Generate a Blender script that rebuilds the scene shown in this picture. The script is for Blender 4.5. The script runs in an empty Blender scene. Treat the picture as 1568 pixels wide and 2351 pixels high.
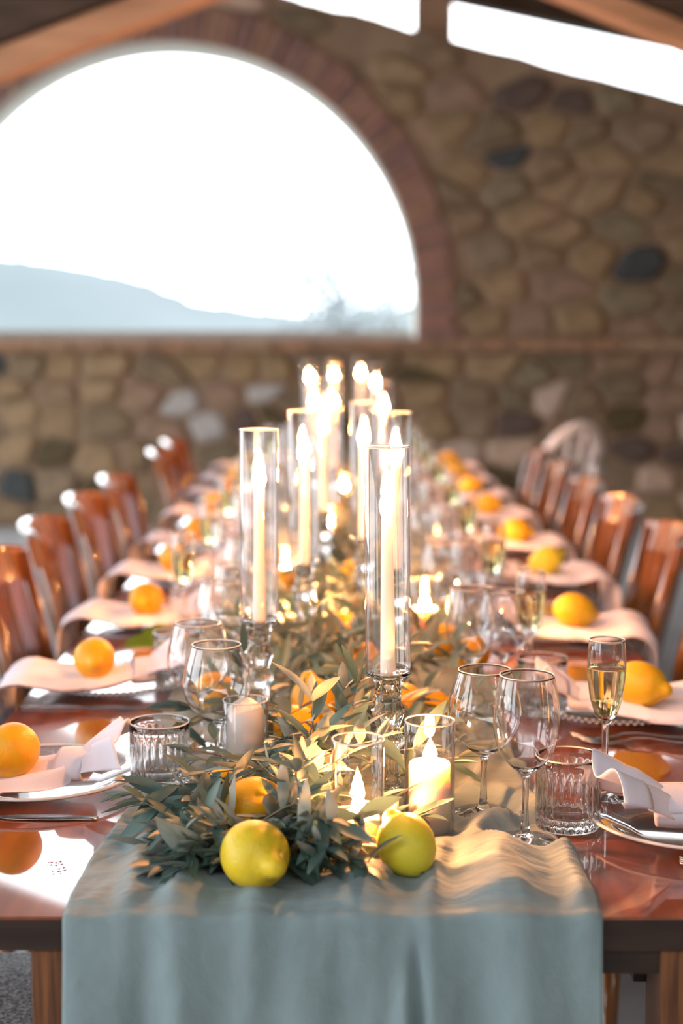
import bpy, math, random
from math import sin, cos, pi, radians, sqrt, exp, atan
from mathutils import Vector, Matrix, Euler, noise

SC = bpy.context.scene
COL = SC.collection
R = random.Random(7)

# ------------------------------------------------------------------ camera
F = 3500.0                                   # focal length in pixels of the 1568x2351 frame
PITCH = atan((1175.5 - 776.0) / F)
YAW = 7.0 / F
CZ = 1.31
TZ = 0.75                                    # table top
cam_d = bpy.data.cameras.new('camera')
cam_d.sensor_fit = 'VERTICAL'; cam_d.sensor_height = 36.0; cam_d.sensor_width = 24.0
cam_d.lens = F / 2351.0 * 36.0
cam_d.clip_start = 0.05; cam_d.clip_end = 3000
cam_d.dof.use_dof = True
cam_d.dof.focus_distance = 1.75
cam_d.dof.aperture_fstop = cam_d.lens / 20.0
cam_d.dof.aperture_blades = 0
cam = bpy.data.objects.new('camera', cam_d); COL.objects.link(cam)
cam.location = (0, 0, CZ)
cam.rotation_euler = (pi / 2 - PITCH, 0, YAW)
SC.camera = cam
CM = Euler((pi / 2 - PITCH, 0, YAW)).to_matrix()

def ray(px, py):
    return CM @ Vector(((px - 784) / F, -(py - 1175.5) / F, -1.0))
def at_z(px, py, z):
    d = ray(px, py); t = (z - CZ) / d.z
    return Vector((d.x * t, d.y * t, z))
def at_y(px, py, y):
    d = ray(px, py); t = y / d.y
    return Vector((d.x * t, y, CZ + d.z * t))

# ------------------------------------------------------------------ world, exposure
W = bpy.data.worlds.new('overcast_sky'); SC.world = W; W.use_nodes = True
wn = W.node_tree; wn.nodes.clear()
wo = wn.nodes.new('ShaderNodeOutputWorld'); wb = wn.nodes.new('ShaderNodeBackground')
wt = wn.nodes.new('ShaderNodeTexCoord'); wnz = wn.nodes.new('ShaderNodeTexNoise'); wr = wn.nodes.new('ShaderNodeValToRGB')
wm = wn.nodes.new('ShaderNodeMapping'); wm.inputs['Scale'].default_value = (1.0, 1.0, 3.5)
wnz.inputs['Scale'].default_value = 2.2; wnz.inputs['Detail'].default_value = 4
wr.color_ramp.elements[0].position = 0.35; wr.color_ramp.elements[0].color = (0.80, 0.90, 1.0, 1)
wr.color_ramp.elements[1].position = 0.65; wr.color_ramp.elements[1].color = (1.0, 0.99, 0.98, 1)
wn.links.new(wt.outputs['Generated'], wm.inputs[0]); wn.links.new(wm.outputs[0], wnz.inputs['Vector'])
wn.links.new(wnz.outputs[0], wr.inputs[0]); wn.links.new(wr.outputs[0], wb.inputs[0]); wn.links.new(wb.outputs[0], wo.inputs[0])
SKY = 4.4
wb.inputs[1].default_value = SKY
SC.view_settings.view_transform = 'Standard'; SC.view_settings.look = 'None'
SC.view_settings.gamma = 1.0; SC.view_settings.use_curve_mapping = False
SC.view_settings.exposure = 0.55
SC.cycles.max_bounces = 14; SC.cycles.transmission_bounces = 12; SC.cycles.transparent_max_bounces = 32
SC.cycles.glossy_bounces = 6; SC.cycles.diffuse_bounces = 4
SC.cycles.sample_clamp_indirect = 6.0
SC.cycles.use_denoising = True
FLAME = 1500.0
TAPER = 1650.0

# ------------------------------------------------------------------ materials
def mat(name):
    m = bpy.data.materials.new(name); m.use_nodes = True
    nt = m.node_tree; nt.nodes.clear()
    o = nt.nodes.new('ShaderNodeOutputMaterial')
    return m, nt, o
def principled(name, col, rough=0.5, metal=0.0, coat=0.0, trans=0.0, ior=1.45, sss=0.0, noise_s=0, dark=None, bump=0.0, bump_s=None, stretch=(1, 1, 1), sheen=0.0, spec=0.5, detail=5, lo=0.3, hi=0.7):
    m, nt, o = mat(name)
    b = nt.nodes.new('ShaderNodeBsdfPrincipled')
    b.inputs['Base Color'].default_value = (*col, 1)
    b.inputs['Roughness'].default_value = rough; b.inputs['Metallic'].default_value = metal
    b.inputs['Coat Weight'].default_value = coat; b.inputs['Coat Roughness'].default_value = 0.04; b.inputs['Coat IOR'].default_value = 1.5 if coat < 1 else 1.75
    b.inputs['Transmission Weight'].default_value = trans; b.inputs['IOR'].default_value = ior
    b.inputs['Specular IOR Level'].default_value = spec
    b.inputs['Sheen Weight'].default_value = sheen
    if sss:
        b.inputs['Subsurface Weight'].default_value = sss
        b.inputs['Subsurface Radius'].default_value = (0.02, 0.012, 0.007); b.inputs['Subsurface Scale'].default_value = 1.0
    nt.links.new(b.outputs[0], o.inputs[0])
    if noise_s or bump:
        tc = nt.nodes.new('ShaderNodeTexCoord'); mp = nt.nodes.new('ShaderNodeMapping')
        mp.inputs['Scale'].default_value = stretch
        nt.links.new(tc.outputs['Object'], mp.inputs[0])
    if noise_s:
        n = nt.nodes.new('ShaderNodeTexNoise'); n.inputs['Scale'].default_value = noise_s; n.inputs['Detail'].default_value = detail
        rp = nt.nodes.new('ShaderNodeValToRGB')
        rp.color_ramp.elements[0].color = (*dark, 1); rp.color_ramp.elements[1].color = (*col, 1)
        rp.color_ramp.elements[0].position = lo; rp.color_ramp.elements[1].position = hi
        nt.links.new(mp.outputs[0], n.inputs['Vector']); nt.links.new(n.outputs[0], rp.inputs[0]); nt.links.new(rp.outputs[0], b.inputs['Base Color'])
    if bump:
        n2 = nt.nodes.new('ShaderNodeTexNoise'); n2.inputs['Scale'].default_value = bump_s or 80; n2.inputs['Detail'].default_value = 4
        bp = nt.nodes.new('ShaderNodeBump'); bp.inputs['Strength'].default_value = 1.0; bp.inputs['Distance'].default_value = bump
        nt.links.new(mp.outputs[0], n2.inputs['Vector']); nt.links.new(n2.outputs[0], bp.inputs['Height']); nt.links.new(bp.outputs[0], b.inputs['Normal'])
    return m
def thin_glass(name, gain=1.0, tint=(1, 1, 1), rough=0.0):
    m, nt, o = mat(name)
    lw = nt.nodes.new('ShaderNodeLayerWeight'); lw.inputs['Blend'].default_value = 0.5
    f = nt.nodes.new('ShaderNodeMath'); f.operation = 'POWER'; f.inputs[1].default_value = 2.8; nt.links.new(lw.outputs['Facing'], f.inputs[0])
    mu = nt.nodes.new('ShaderNodeMath'); mu.operation = 'MULTIPLY_ADD'; mu.inputs[1].default_value = 0.9; mu.inputs[2].default_value = .045 * gain; mu.use_clamp = True
    t = nt.nodes.new('ShaderNodeBsdfTransparent'); g = nt.nodes.new('ShaderNodeBsdfGlossy'); mx = nt.nodes.new('ShaderNodeMixShader')
    t.inputs[0].default_value = (*tint, 1); g.inputs['Roughness'].default_value = rough
    nt.links.new(f.outputs[0], mu.inputs[0]); nt.links.new(mu.outputs[0], mx.inputs[0])
    nt.links.new(t.outputs[0], mx.inputs[1]); nt.links.new(g.outputs[0], mx.inputs[2]); nt.links.new(mx.outputs[0], o.inputs[0])
    return m
def real_glass(name, col=(1, 1, 1), ior=1.5, rough=0.0):
    m, nt, o = mat(name)
    g = nt.nodes.new('ShaderNodeBsdfGlass'); g.inputs['Color'].default_value = (*col, 1); g.inputs['IOR'].default_value = ior
    g.inputs['Roughness'].default_value = rough
    nt.links.new(g.outputs[0], o.inputs[0])
    return m
def emitter(name, col, s):
    m, nt, o = mat(name)
    e = nt.nodes.new('ShaderNodeEmission'); e.inputs[0].default_value = (*col, 1); e.inputs[1].default_value = s
    nt.links.new(e.outputs[0], o.inputs[0]); return m
def leaf_mat(name, top, under, trans):
    m, nt, o = mat(name)
    g = nt.nodes.new('ShaderNodeNewGeometry'); oi = nt.nodes.new('ShaderNodeTexNoise'); oi.inputs['Scale'].default_value = 14
    tc = nt.nodes.new('ShaderNodeTexCoord'); nt.links.new(tc.outputs['Object'], oi.inputs['Vector'])
    mx = nt.nodes.new('ShaderNodeMix'); mx.data_type = 'RGBA'
    mx.inputs[6].default_value = (*top, 1); mx.inputs[7].default_value = (*under, 1)
    nt.links.new(g.outputs['Backfacing'], mx.inputs[0])
    hv = nt.nodes.new('ShaderNodeHueSaturation')
    mr = nt.nodes.new('ShaderNodeMapRange'); mr.inputs[1].default_value = 0.3; mr.inputs[2].default_value = 0.7; mr.inputs[3].default_value = 0.65; mr.inputs[4].default_value = 1.3
    nt.links.new(oi.outputs[0], mr.inputs[0]); nt.links.new(mr.outputs[0], hv.inputs['Value']); nt.links.new(mx.outputs[2], hv.inputs['Color'])
    b = nt.nodes.new('ShaderNodeBsdfPrincipled'); b.inputs['Roughness'].default_value = 0.42
    t = nt.nodes.new('ShaderNodeBsdfTranslucent'); ms = nt.nodes.new('ShaderNodeMixShader'); ms.inputs[0].default_value = trans
    nt.links.new(hv.outputs[0], b.inputs['Base Color']); nt.links.new(hv.outputs[0], t.inputs[0])
    nt.links.new(b.outputs[0], ms.inputs[1]); nt.links.new(t.outputs[0], ms.inputs[2]); nt.links.new(ms.outputs[0], o.inputs[0])
    return m

M = {}
M['wood_table'] = principled('lacquered_table_wood', (0.27, 0.062, 0.014), rough=0.3, coat=1.0, noise_s=5, dark=(0.11, 0.020, 0.006), spec=0.2, stretch=(6, 0.7, 6), bump=0.0006, bump_s=6)
M['wood_edge'] = principled('dark_edge_wood', (0.05, 0.026, 0.017), rough=0.4, noise_s=9, dark=(0.02, 0.011, 0.008), stretch=(1, 6, 6))
M['wood_leg'] = principled('striped_leg_wood', (0.26, 0.10, 0.035), rough=0.5, noise_s=26, dark=(0.07, 0.025, 0.01), stretch=(6, 6, 0.25), lo=0.35, hi=0.65)
M['wood_chair'] = principled('varnished_chair_wood', (0.34, 0.115, 0.02), rough=0.24, coat=0.8, noise_s=7, dark=(0.10, 0.032, 0.008), stretch=(4, 4, 0.6))
M['white_chair'] = principled('white_painted_chair', (0.92, 0.92, 0.93), rough=0.35, coat=0.4)
M['seat'] = principled('grey_woven_seat', (0.62, 0.65, 0.67), rough=0.9, noise_s=220, dark=(0.10, 0.11, 0.12), bump=0.002, bump_s=260, detail=1)
M['runner'] = principled('sage_gauze_cloth', (0.25, 0.335, 0.35), rough=0.95, noise_s=9, dark=(0.205, 0.275, 0.288), bump=0.0035, bump_s=34, stretch=(1, 3.0, 1), sheen=0.15)
M['napkin'] = principled('blush_linen', (0.85, 0.81, 0.90), rough=0.9, bump=0.0004, bump_s=400, sheen=0.1)
M['lemon'] = principled('lemon_rind', (0.85, 0.58, 0.02), rough=0.38, noise_s=18, dark=(0.76, 0.56, 0.03), bump=0.0007, bump_s=330, spec=0.45)
M['lemon_orange'] = principled('ripe_lemon_rind', (0.88, 0.46, 0.015), rough=0.4, noise_s=22, dark=(0.80, 0.36, 0.01), bump=0.0007, bump_s=330, spec=0.45)
M['lemon_mid'] = principled('yellow_orange_rind', (0.88, 0.58, 0.03), rough=0.38, noise_s=18, dark=(0.84, 0.42, 0.012), bump=0.0007, bump_s=330, spec=0.45)
M['lemon_green'] = principled('greenish_lemon_rind', (0.86, 0.70, 0.05), rough=0.38, noise_s=14, dark=(0.56, 0.58, 0.05), bump=0.0007, bump_s=330, spec=0.45)
M['wax'] = principled('ivory_wax', (0.90, 0.83, 0.80), rough=0.45, sss=0.55)
M['wick'] = principled('burnt_wick', (0.03, 0.02, 0.015), rough=0.9)
M['wick_white'] = principled('new_wick', (0.85, 0.83, 0.80), rough=0.9)
M['flame'] = emitter('candle_flame', (1.0, 0.38, 0.12), FLAME)
M['taper_flame'] = emitter('taper_flame', (1.0, 0.38, 0.12), TAPER)
M['thin'] = thin_glass('blown_thin_glass', 1.3)
M['glass'] = real_glass('clear_glass')
M['cut'] = real_glass('pressed_glass', (0.97, 0.98, 0.98), 1.52)
M['wine'] = real_glass('sparkling_wine', (0.97, 0.95, 0.74), 1.34)
M['rim_highlight'] = principled('rim_highlight_glass', (0.95, 0.95, 0.95), rough=0.15, trans=0.45, ior=1.5)  # whitish body paints in the flame light that glass rims catch
M['tumbler_wall'] = thin_glass('tumbler_wall_glass', 3.0, (0.96, 0.96, 0.96))
M['plate'] = thin_glass('clear_plate_glass', 1.5, (0.93, 0.94, 0.95), 0.04)
M['pearl'] = principled('pearly_plate_rim', (0.72, 0.70, 0.68), rough=0.15, coat=0.6)
M['steel'] = principled('polished_steel', (0.55, 0.55, 0.57), rough=0.16, metal=1.0)
M['leaf'] = leaf_mat('olive_leaf', (0.10, 0.175, 0.155), (0.30, 0.345, 0.305), 0.12)
M['leaf_green'] = leaf_mat('lemon_leaf', (0.12, 0.24, 0.02), (0.20, 0.33, 0.06), 0.3)
M['twig'] = principled('olive_twig', (0.26, 0.20, 0.12), rough=0.7)
M['mortar'] = principled('brown_mortar', (0.32, 0.225, 0.145), rough=0.95, noise_s=3, dark=(0.21, 0.15, 0.10), bump=0.01, bump_s=14)
M['plaster'] = principled('grey_arch_plaster', (0.60, 0.60, 0.54), rough=0.9, noise_s=3, dark=(0.50, 0.50, 0.45))
WG = 1.10
stone_cols = [(0.27, 0.19, 0.105), (0.24, 0.165, 0.10), (0.31, 0.22, 0.125), (0.21, 0.155, 0.095), (0.29, 0.205, 0.11), (0.25, 0.185, 0.12), (0.28, 0.19, 0.13), (0.18, 0.14, 0.085), (0.22, 0.18, 0.11)]
M['stones'] = [principled('field_stone', c, rough=0.9, noise_s=8, dark=tuple(x * 0.62 for x in c), bump=0.01, bump_s=16) for c in [tuple(v * WG for v in q) for q in stone_cols]]
M['stones_dark'] = [principled('dark_field_stone', c, rough=0.9, noise_s=8, dark=tuple(x * 0.7 for x in c), bump=0.01, bump_s=16) for c in [(0.10, 0.075, 0.035), (0.12, 0.085, 0.07), (0.06, 0.07, 0.07)]]
M['stones_pale'] = [principled('pale_field_stone', c, rough=0.9, noise_s=8, dark=tuple(x * 0.75 for x in c), bump=0.01, bump_s=16) for c in [(0.52, 0.41, 0.33), (0.44, 0.42, 0.40), (0.53, 0.39, 0.29)]]
M['bricks'] = [principled('old_brick', c, rough=0.9, noise_s=9, dark=tuple(x * 0.7 for x in c), bump=0.006, bump_s=20) for c in [(0.36, 0.195, 0.15), (0.30, 0.18, 0.15), (0.37, 0.22, 0.15), (0.28, 0.17, 0.14)]]
M['bricks_warm'] = [principled('warm_brick', c, rough=0.9, noise_s=9, dark=tuple(x * 0.7 for x in c), bump=0.006, bump_s=20) for c in [(0.38, 0.22, 0.13), (0.34, 0.21, 0.13), (0.38, 0.26, 0.165)]]
M['timber'] = principled('pale_timber', (0.55, 0.33, 0.19), rough=0.6, noise_s=4, dark=(0.36, 0.20, 0.11), stretch=(0.6, 4, 4))
M['timber_dark'] = principled('dark_timber', (0.085, 0.055, 0.035), rough=0.7, noise_s=4, dark=(0.04, 0.026, 0.018), stretch=(0.8, 4, 4))
M['concrete'] = principled('pale_concrete', (0.46, 0.47, 0.48), rough=0.75, noise_s=2, dark=(0.38, 0.39, 0.40))
M['white_stone'] = principled('pale_sill_stone', (0.42, 0.42, 0.41), rough=0.8)
M['hill'] = principled('hazy_hill', (0.108, 0.125, 0.132), rough=1.0, noise_s=0.02, dark=(0.085, 0.105, 0.107), spec=0.1)  # bluish distance haze is put into the colour
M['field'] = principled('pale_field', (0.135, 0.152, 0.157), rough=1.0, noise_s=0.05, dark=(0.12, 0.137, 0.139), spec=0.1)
M['tree'] = principled('hazed_tree_leaf', (0.22, 0.25, 0.255), rough=0.8, spec=0.2)  # leaf colour lightened to stand in for haze
M['bark'] = principled('tree_bark', (0.12, 0.11, 0.10), rough=0.9)
M['petal'] = principled('dried_petal', (0.30, 0.02, 0.05), rough=0.6)

# ------------------------------------------------------------------ mesh helpers
class MB:
    def __init__(s): s.v = []; s.f = []
    def add(s, vs, fs):
        n = len(s.v); s.v.extend([tuple(v) for v in vs]); s.f.extend([tuple(i + n for i in f) for f in fs]); return s
    def box(s, x0, x1, y0, y1, z0, z1):
        return s.add([(x0, y0, z0), (x1, y0, z0), (x1, y1, z0), (x0, y1, z0), (x0, y0, z1), (x1, y0, z1), (x1, y1, z1), (x0, y1, z1)],
                     [(0, 3, 2, 1), (4, 5, 6, 7), (0, 1, 5, 4), (1, 2, 6, 5), (2, 3, 7, 6), (3, 0, 4, 7)])
    def lathe(s, prof, n=32, rib=None, c=(0, 0, 0)):
        vs = []; fs = []
        for (r, z) in prof:
            for k in range(n):
                a = 2 * pi * k / n; rr = r
                if rib: rr = rib(r, z, a)
                vs.append((c[0] + rr * cos(a), c[1] + rr * sin(a), c[2] + z))
        for i in range(len(prof) - 1):
            for k in range(n):
                k2 = (k + 1) % n
                fs.append((i * n + k, i * n + k2, (i + 1) * n + k2, (i + 1) * n + k))
        if prof[0][0] > 1e-6: fs.append(tuple(reversed(range(n))))
        if prof[-1][0] > 1e-6: fs.append(tuple((len(prof) - 1) * n + k for k in range(n)))
        return s.add(vs, fs)
    def tube(s, pts, rad, n=6, closed=False):
        pts = [Vector(p) for p in pts]; vs = []; fs = []; m = len(pts)
        for i, p in enumerate(pts):
            a = pts[max(i - 1, 0)]; b = pts[min(i + 1, m - 1)]
            if closed: a = pts[(i - 1) % m]; b = pts[(i + 1) % m]
            d = (b - a).normalized(); u = d.orthogonal() if abs(d.z) > .9 else Vector((0, 0, 1)).cross(d)
            u.normalize(); w = d.cross(u); r = rad[i] if isinstance(rad, (list, tuple)) else rad
            for k in range(n):
                q = p + u * (r * cos(2 * pi * k / n)) + w * (r * sin(2 * pi * k / n)); vs.append(q)
        for i in range(m if closed else m - 1):
            j = (i + 1) % m
            for k in range(n): fs.append((i * n + k, i * n + (k + 1) % n, j * n + (k + 1) % n, j * n + k))
        if not closed: fs.append(tuple(reversed(range(n)))); fs.append(tuple((m - 1) * n + k for k in range(n)))
        return s.add(vs, fs)
    def grid(s, fn, nu, nv):
        vs = [fn(i / nu, j / nv) for i in range(nu + 1) for j in range(nv + 1)]
        fs = [(i * (nv + 1) + j, (i + 1) * (nv + 1) + j, (i + 1) * (nv + 1) + j + 1, i * (nv + 1) + j + 1) for i in range(nu) for j in range(nv)]
        return s.add(vs, fs)
    def mesh(s, name, smooth=True):
        me = bpy.data.meshes.new(name); me.from_pydata(s.v, [], s.f); me.update()
        if smooth: me.polygons.foreach_set('use_smooth', [True] * len(me.polygons))
        return me
def obj(name, me, m, parent=None, loc=(0, 0, 0), rot=(0, 0, 0), smooth=True, bevel=0, seg=2, solid=0, sub=0):
    if isinstance(me, MB): me = me.mesh(name, smooth)
    if m and not me.materials: me.materials.append(m)
    o = bpy.data.objects.new(name, me); COL.objects.link(o)
    o.location = loc; o.rotation_euler = rot
    if parent: o.parent = parent
    if bevel:
        b = o.modifiers.new('bevel', 'BEVEL'); b.width = bevel; b.segments = seg; b.limit_method = 'ANGLE'
    if solid:
        b = o.modifiers.new('solid', 'SOLIDIFY'); b.thickness = solid; b.offset = 0
    if sub:
        b = o.modifiers.new('sub', 'SUBSURF'); b.levels = sub; b.render_levels = sub
    return o
def thing(name, label, cat, loc=(0, 0, 0), rz=0.0, group=None, rot=None):
    o = bpy.data.objects.new(name, None); COL.objects.link(o); o.empty_display_size = 0.02
    o.location = loc; o.rotation_euler = rot or (0, 0, rz)
    return tag(o, label, cat, group)
def tag(o, label, cat, group=None):
    o['label'] = label; o['category'] = cat
    if group: o['group'] = group
    return o
KIDS = {}
def dup(root, label, loc, rz=0.0, rot=None, scale=1.0):
    r = root.copy(); COL.objects.link(r); r.location = loc; r.rotation_euler = rot or (0, 0, rz); r['label'] = label
    r.scale = (scale,) * 3
    if root not in KIDS: KIDS[root] = [(c, list(c.children)) for c in root.children]
    for ch, gs in KIDS[root]:
        c = ch.copy(); COL.objects.link(c); c.parent = r
        for g in gs:
            d = g.copy(); COL.objects.link(d); d.parent = c
    return r
def rim_ring(parent, r, z, th=.0009):
    g = MB(); g.tube([(r * cos(2 * pi * k / 64), r * sin(2 * pi * k / 64), z) for k in range(64)], th, 6, closed=True)
    return obj('rim', g, M['rim_highlight'], parent)
class Proto:
    """first use places the prototype itself, later uses copy it"""
    def __init__(s, make): s.make = make; s.root = None
    def place(s, label, loc, rz=0.0, rot=None, scale=1.0):
        if s.root is None:
            s.root = s.make(label); s.root.location = loc; s.root.rotation_euler = rot or (0, 0, rz); s.root.scale = (scale,) * 3; return s.root
        return dup(s.root, label, loc, rz, rot, scale)
def fbm(x, y, z=0.0): return noise.noise(Vector((x, y, z)))
def sstep(a, b, x):
    t = min(1, max(0, (x - a) / (b - a))); return t * t * (3 - 2 * t)
def hide_edges(o): return o
def structure(o): o['kind'] = 'structure'; return o

# ------------------------------------------------------------------ the setting
WY = 10.5                                     # room face of the end wall
def wx(px): return at_y(px, 776, WY).x
def wz(py): return at_y(791, py, WY).z
# floor
structure(obj('floor', MB().box(-9, 9, -4, 12.2, -0.12, 0.0), M['concrete'], smooth=False))
# terrain, hill
g = MB(); 
def gfn(u, v):
    x = -500 + 1000 * u; y = 12.2 + 900 * v * v
    return (x, y, -0.6 + 1.6 * sstep(12, 90, y) * (0.6 + 0.3 * fbm(x * .01, y * .01)))
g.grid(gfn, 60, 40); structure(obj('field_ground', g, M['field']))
hill_px = [(-900, 560), (-400, 520), (-150, 560), (0, 590), (100, 600), (180, 612), (260, 628), (330, 645), (400, 672), (450, 696), (520, 702), (600, 714), (700, 722), (850, 716), (1000, 712), (1300, 700), (2200, 690)]
g = MB(); NU = 160
def hill_top(px):
    for (a, b), (c, d) in zip(hill_px, hill_px[1:]):
        if a <= px <= c:
            t = (px - a) / (c - a); return b + (d - b) * (t * t * (3 - 2 * t))
    return 700
def hfn(u, v):
    px = -900 + 3100 * u; py = hill_top(px) + 4 * fbm(px * .03, 0) + 2 * fbm(px * .11, 3)
    Y = 300.0 + 90 * v; p = at_y(px, py, 390.0)
    z0 = -0.5; z = z0 + (p.z - z0) * sstep(0, 1, v) * (1 + 0.08 * fbm(p.x * .03, Y * .03) * (1 - v))
    return (p.x * Y / 390.0, Y, z)
g.grid(hfn, NU, 24)
def hfn2(u, v):
    px = -900 + 3100 * u; a = Vector(hfn(u, 1.0)); return (a.x, a.y + 200 * v, a.z * (1 - v) - 2 * v)
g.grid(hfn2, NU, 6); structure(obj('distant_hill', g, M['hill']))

# end wall --------------------------------------------------------
AX = wx(385); AR = (wx(958) - wx(385)) * 1.0; AZ = wz(697) ; SILL = wz(778); TH = 0.47
# arch: half width AR, rises to py 95 on the room face
APEX = wz(95); AH = APEX - AZ
def arch_z(x):
    t = (x - AX) / AR
    return AZ + AH * sqrt(max(0, 1 - t * t)) if abs(t) < 1 else SILL
def top_z(x):
    base = wz(90) - 0.255 * (x - wx(1035))
    if x < -1.0: base -= .5 * (-1.0 - x)
    return base + 0.02 * fbm(x * 3, 0) + 0.012 * fbm(x * 9, 5)
XL, XR = -6.2, 4.6
wall = thing('wall_back', 'rubble stone end wall with a wide arched opening', 'wall'); 
del wall['category']; wall['kind'] = 'structure'
xs = sorted(set([round(XL + (XR - XL) * i / 60, 4) for i in range(61)] + [AX + AR * cos(pi * k / 64) for k in range(65)]))
g = MB()
for x0, x1 in zip(xs, xs[1:]):
    inside = (x0 + x1) / 2 > AX - AR and (x0 + x1) / 2 < AX + AR
    spans = [((0, 0), (top_z(x0), top_z(x1)))]
    if inside: spans = [((0, 0), (SILL, SILL)), ((arch_z(x0), arch_z(x1)), (top_z(x0), top_z(x1)))]
    for (b0, b1), (t0, t1) in spans:
        g.add([(x0, WY, b0), (x1, WY, b1), (x1, WY, t1), (x0, WY, t0), (x0, WY + TH, b0), (x1, WY + TH, b1), (x1, WY + TH, t1), (x0, WY + TH, t0)],
              [(0, 1, 2, 3), (7, 6, 5, 4), (3, 2, 6, 7), (4, 5, 1, 0)])
obj('masonry_core', g, M['mortar'], wall, smooth=False)
# reveal (plastered intrados) with its jambs
g = MB(); arc = [(AX + AR, SILL)] + [(AX + AR * cos(pi * k / 64), AZ + AH * sin(pi * k / 64)) for k in range(65)] + [(AX - AR, SILL)]
vs = []; fs = []
for (x, z) in arc:
    cx, cz = AX, AZ; d = Vector((x - cx, 0, max(z - cz, 0))); d.normalize()
    ix = x - d.x * 0.012; iz = z - d.z * 0.012
    vs += [(ix, WY - 0.02, iz), (ix, WY + TH + .01, iz), (x + d.x * .01, WY + TH + .01, z + d.z * .01), (x + d.x * .01, WY - 0.02, z + d.z * .01)]
for i in range(len(arc) - 1):
    a = i * 4; b = a + 4
    for k in range(4): fs.append((a + k, a + (k + 1) % 4, b + (k + 1) % 4, b + k))
g.add(vs, fs); obj('reveal', g, M['plaster'], wall)
# voussoirs
nb = 84
for k in range(nb):
    a = pi * (k + .5) / nb; da = pi / nb * 0.43
    r0 = 0.0; dep = 0.245 + R.uniform(-.015, .02); pr = R.uniform(0.030, 0.055)
    vs = []
    for yy in (WY - pr, WY + 0.05):
        for (aa, rr) in ((a - da, 0.0), (a + da, 0.0), (a + da, dep), (a - da, dep)):
            vs.append((AX + (AR + rr) * cos(aa), yy, AZ + (AH + rr) * sin(aa)))
    g = MB().add(vs, [(0, 1, 2, 3), (7, 6, 5, 4), (0, 4, 5, 1), (1, 5, 6, 2), (2, 6, 7, 3), (3, 7, 4, 0)])
    obj('brick', g, R.choice(M['bricks']), wall, smooth=False, bevel=0.006, seg=1)
for side in (-1, 1):                          # jamb bricks under the springing
    for k in range(3):
        z = SILL + (AZ - SILL) * k / 3; x0, x1 = sorted((AX + side * AR, AX + side * (AR + .28 - .05 * (k % 2))))
        obj('brick', MB().box(x0, x1, WY - 0.04, WY + .05, z + .004, z + (AZ - SILL) / 3 - .004), R.choice(M['bricks']), wall, smooth=False, bevel=0.006, seg=1)
# string course: a row of flat bricks right under the sill line
BX = -4.0
while BX < XR - .1:
    w = R.uniform(0.24, 0.30)
    obj('brick', MB().box(BX + .006, min(BX + w - .006, XR), WY - 0.075 - R.uniform(0, .012), WY + .04, SILL - .075 + R.uniform(-.004, .004), SILL - .004), R.choice(M['bricks_warm']), wall, smooth=False, bevel=0.008, seg=1)
    BX += w
# rubble stones: relaxed cells, each a bulging block
def cell(seed, pts, bx):
    x, z = seed; poly = [(bx[0], bx[2]), (bx[1], bx[2]), (bx[1], bx[3]), (bx[0], bx[3])]
    near = sorted(pts, key=lambda p: (p[0] - x) ** 2 + ((p[1] - z) * 1.5) ** 2)[1:20]
    for (a, b) in near:
        mx, mz = (a + x) / 2, (b + z) / 2; nx, nz = a - x, (b - z) * 2.25
        out = []
        for i in range(len(poly)):
            p, q = poly[i], poly[(i + 1) % len(poly)]
            dp = (p[0] - mx) * nx + (p[1] - mz) * nz; dq = (q[0] - mx) * nx + (q[1] - mz) * nz
            if dp <= 0: out.append(p)
            if (dp < 0 < dq) or (dq < 0 < dp):
                t = dp / (dp - dq); out.append((p[0] + (q[0] - p[0]) * t, p[1] + (q[1] - p[1]) * t))
        poly = out
        if len(poly) < 3: return None
    return poly
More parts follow.
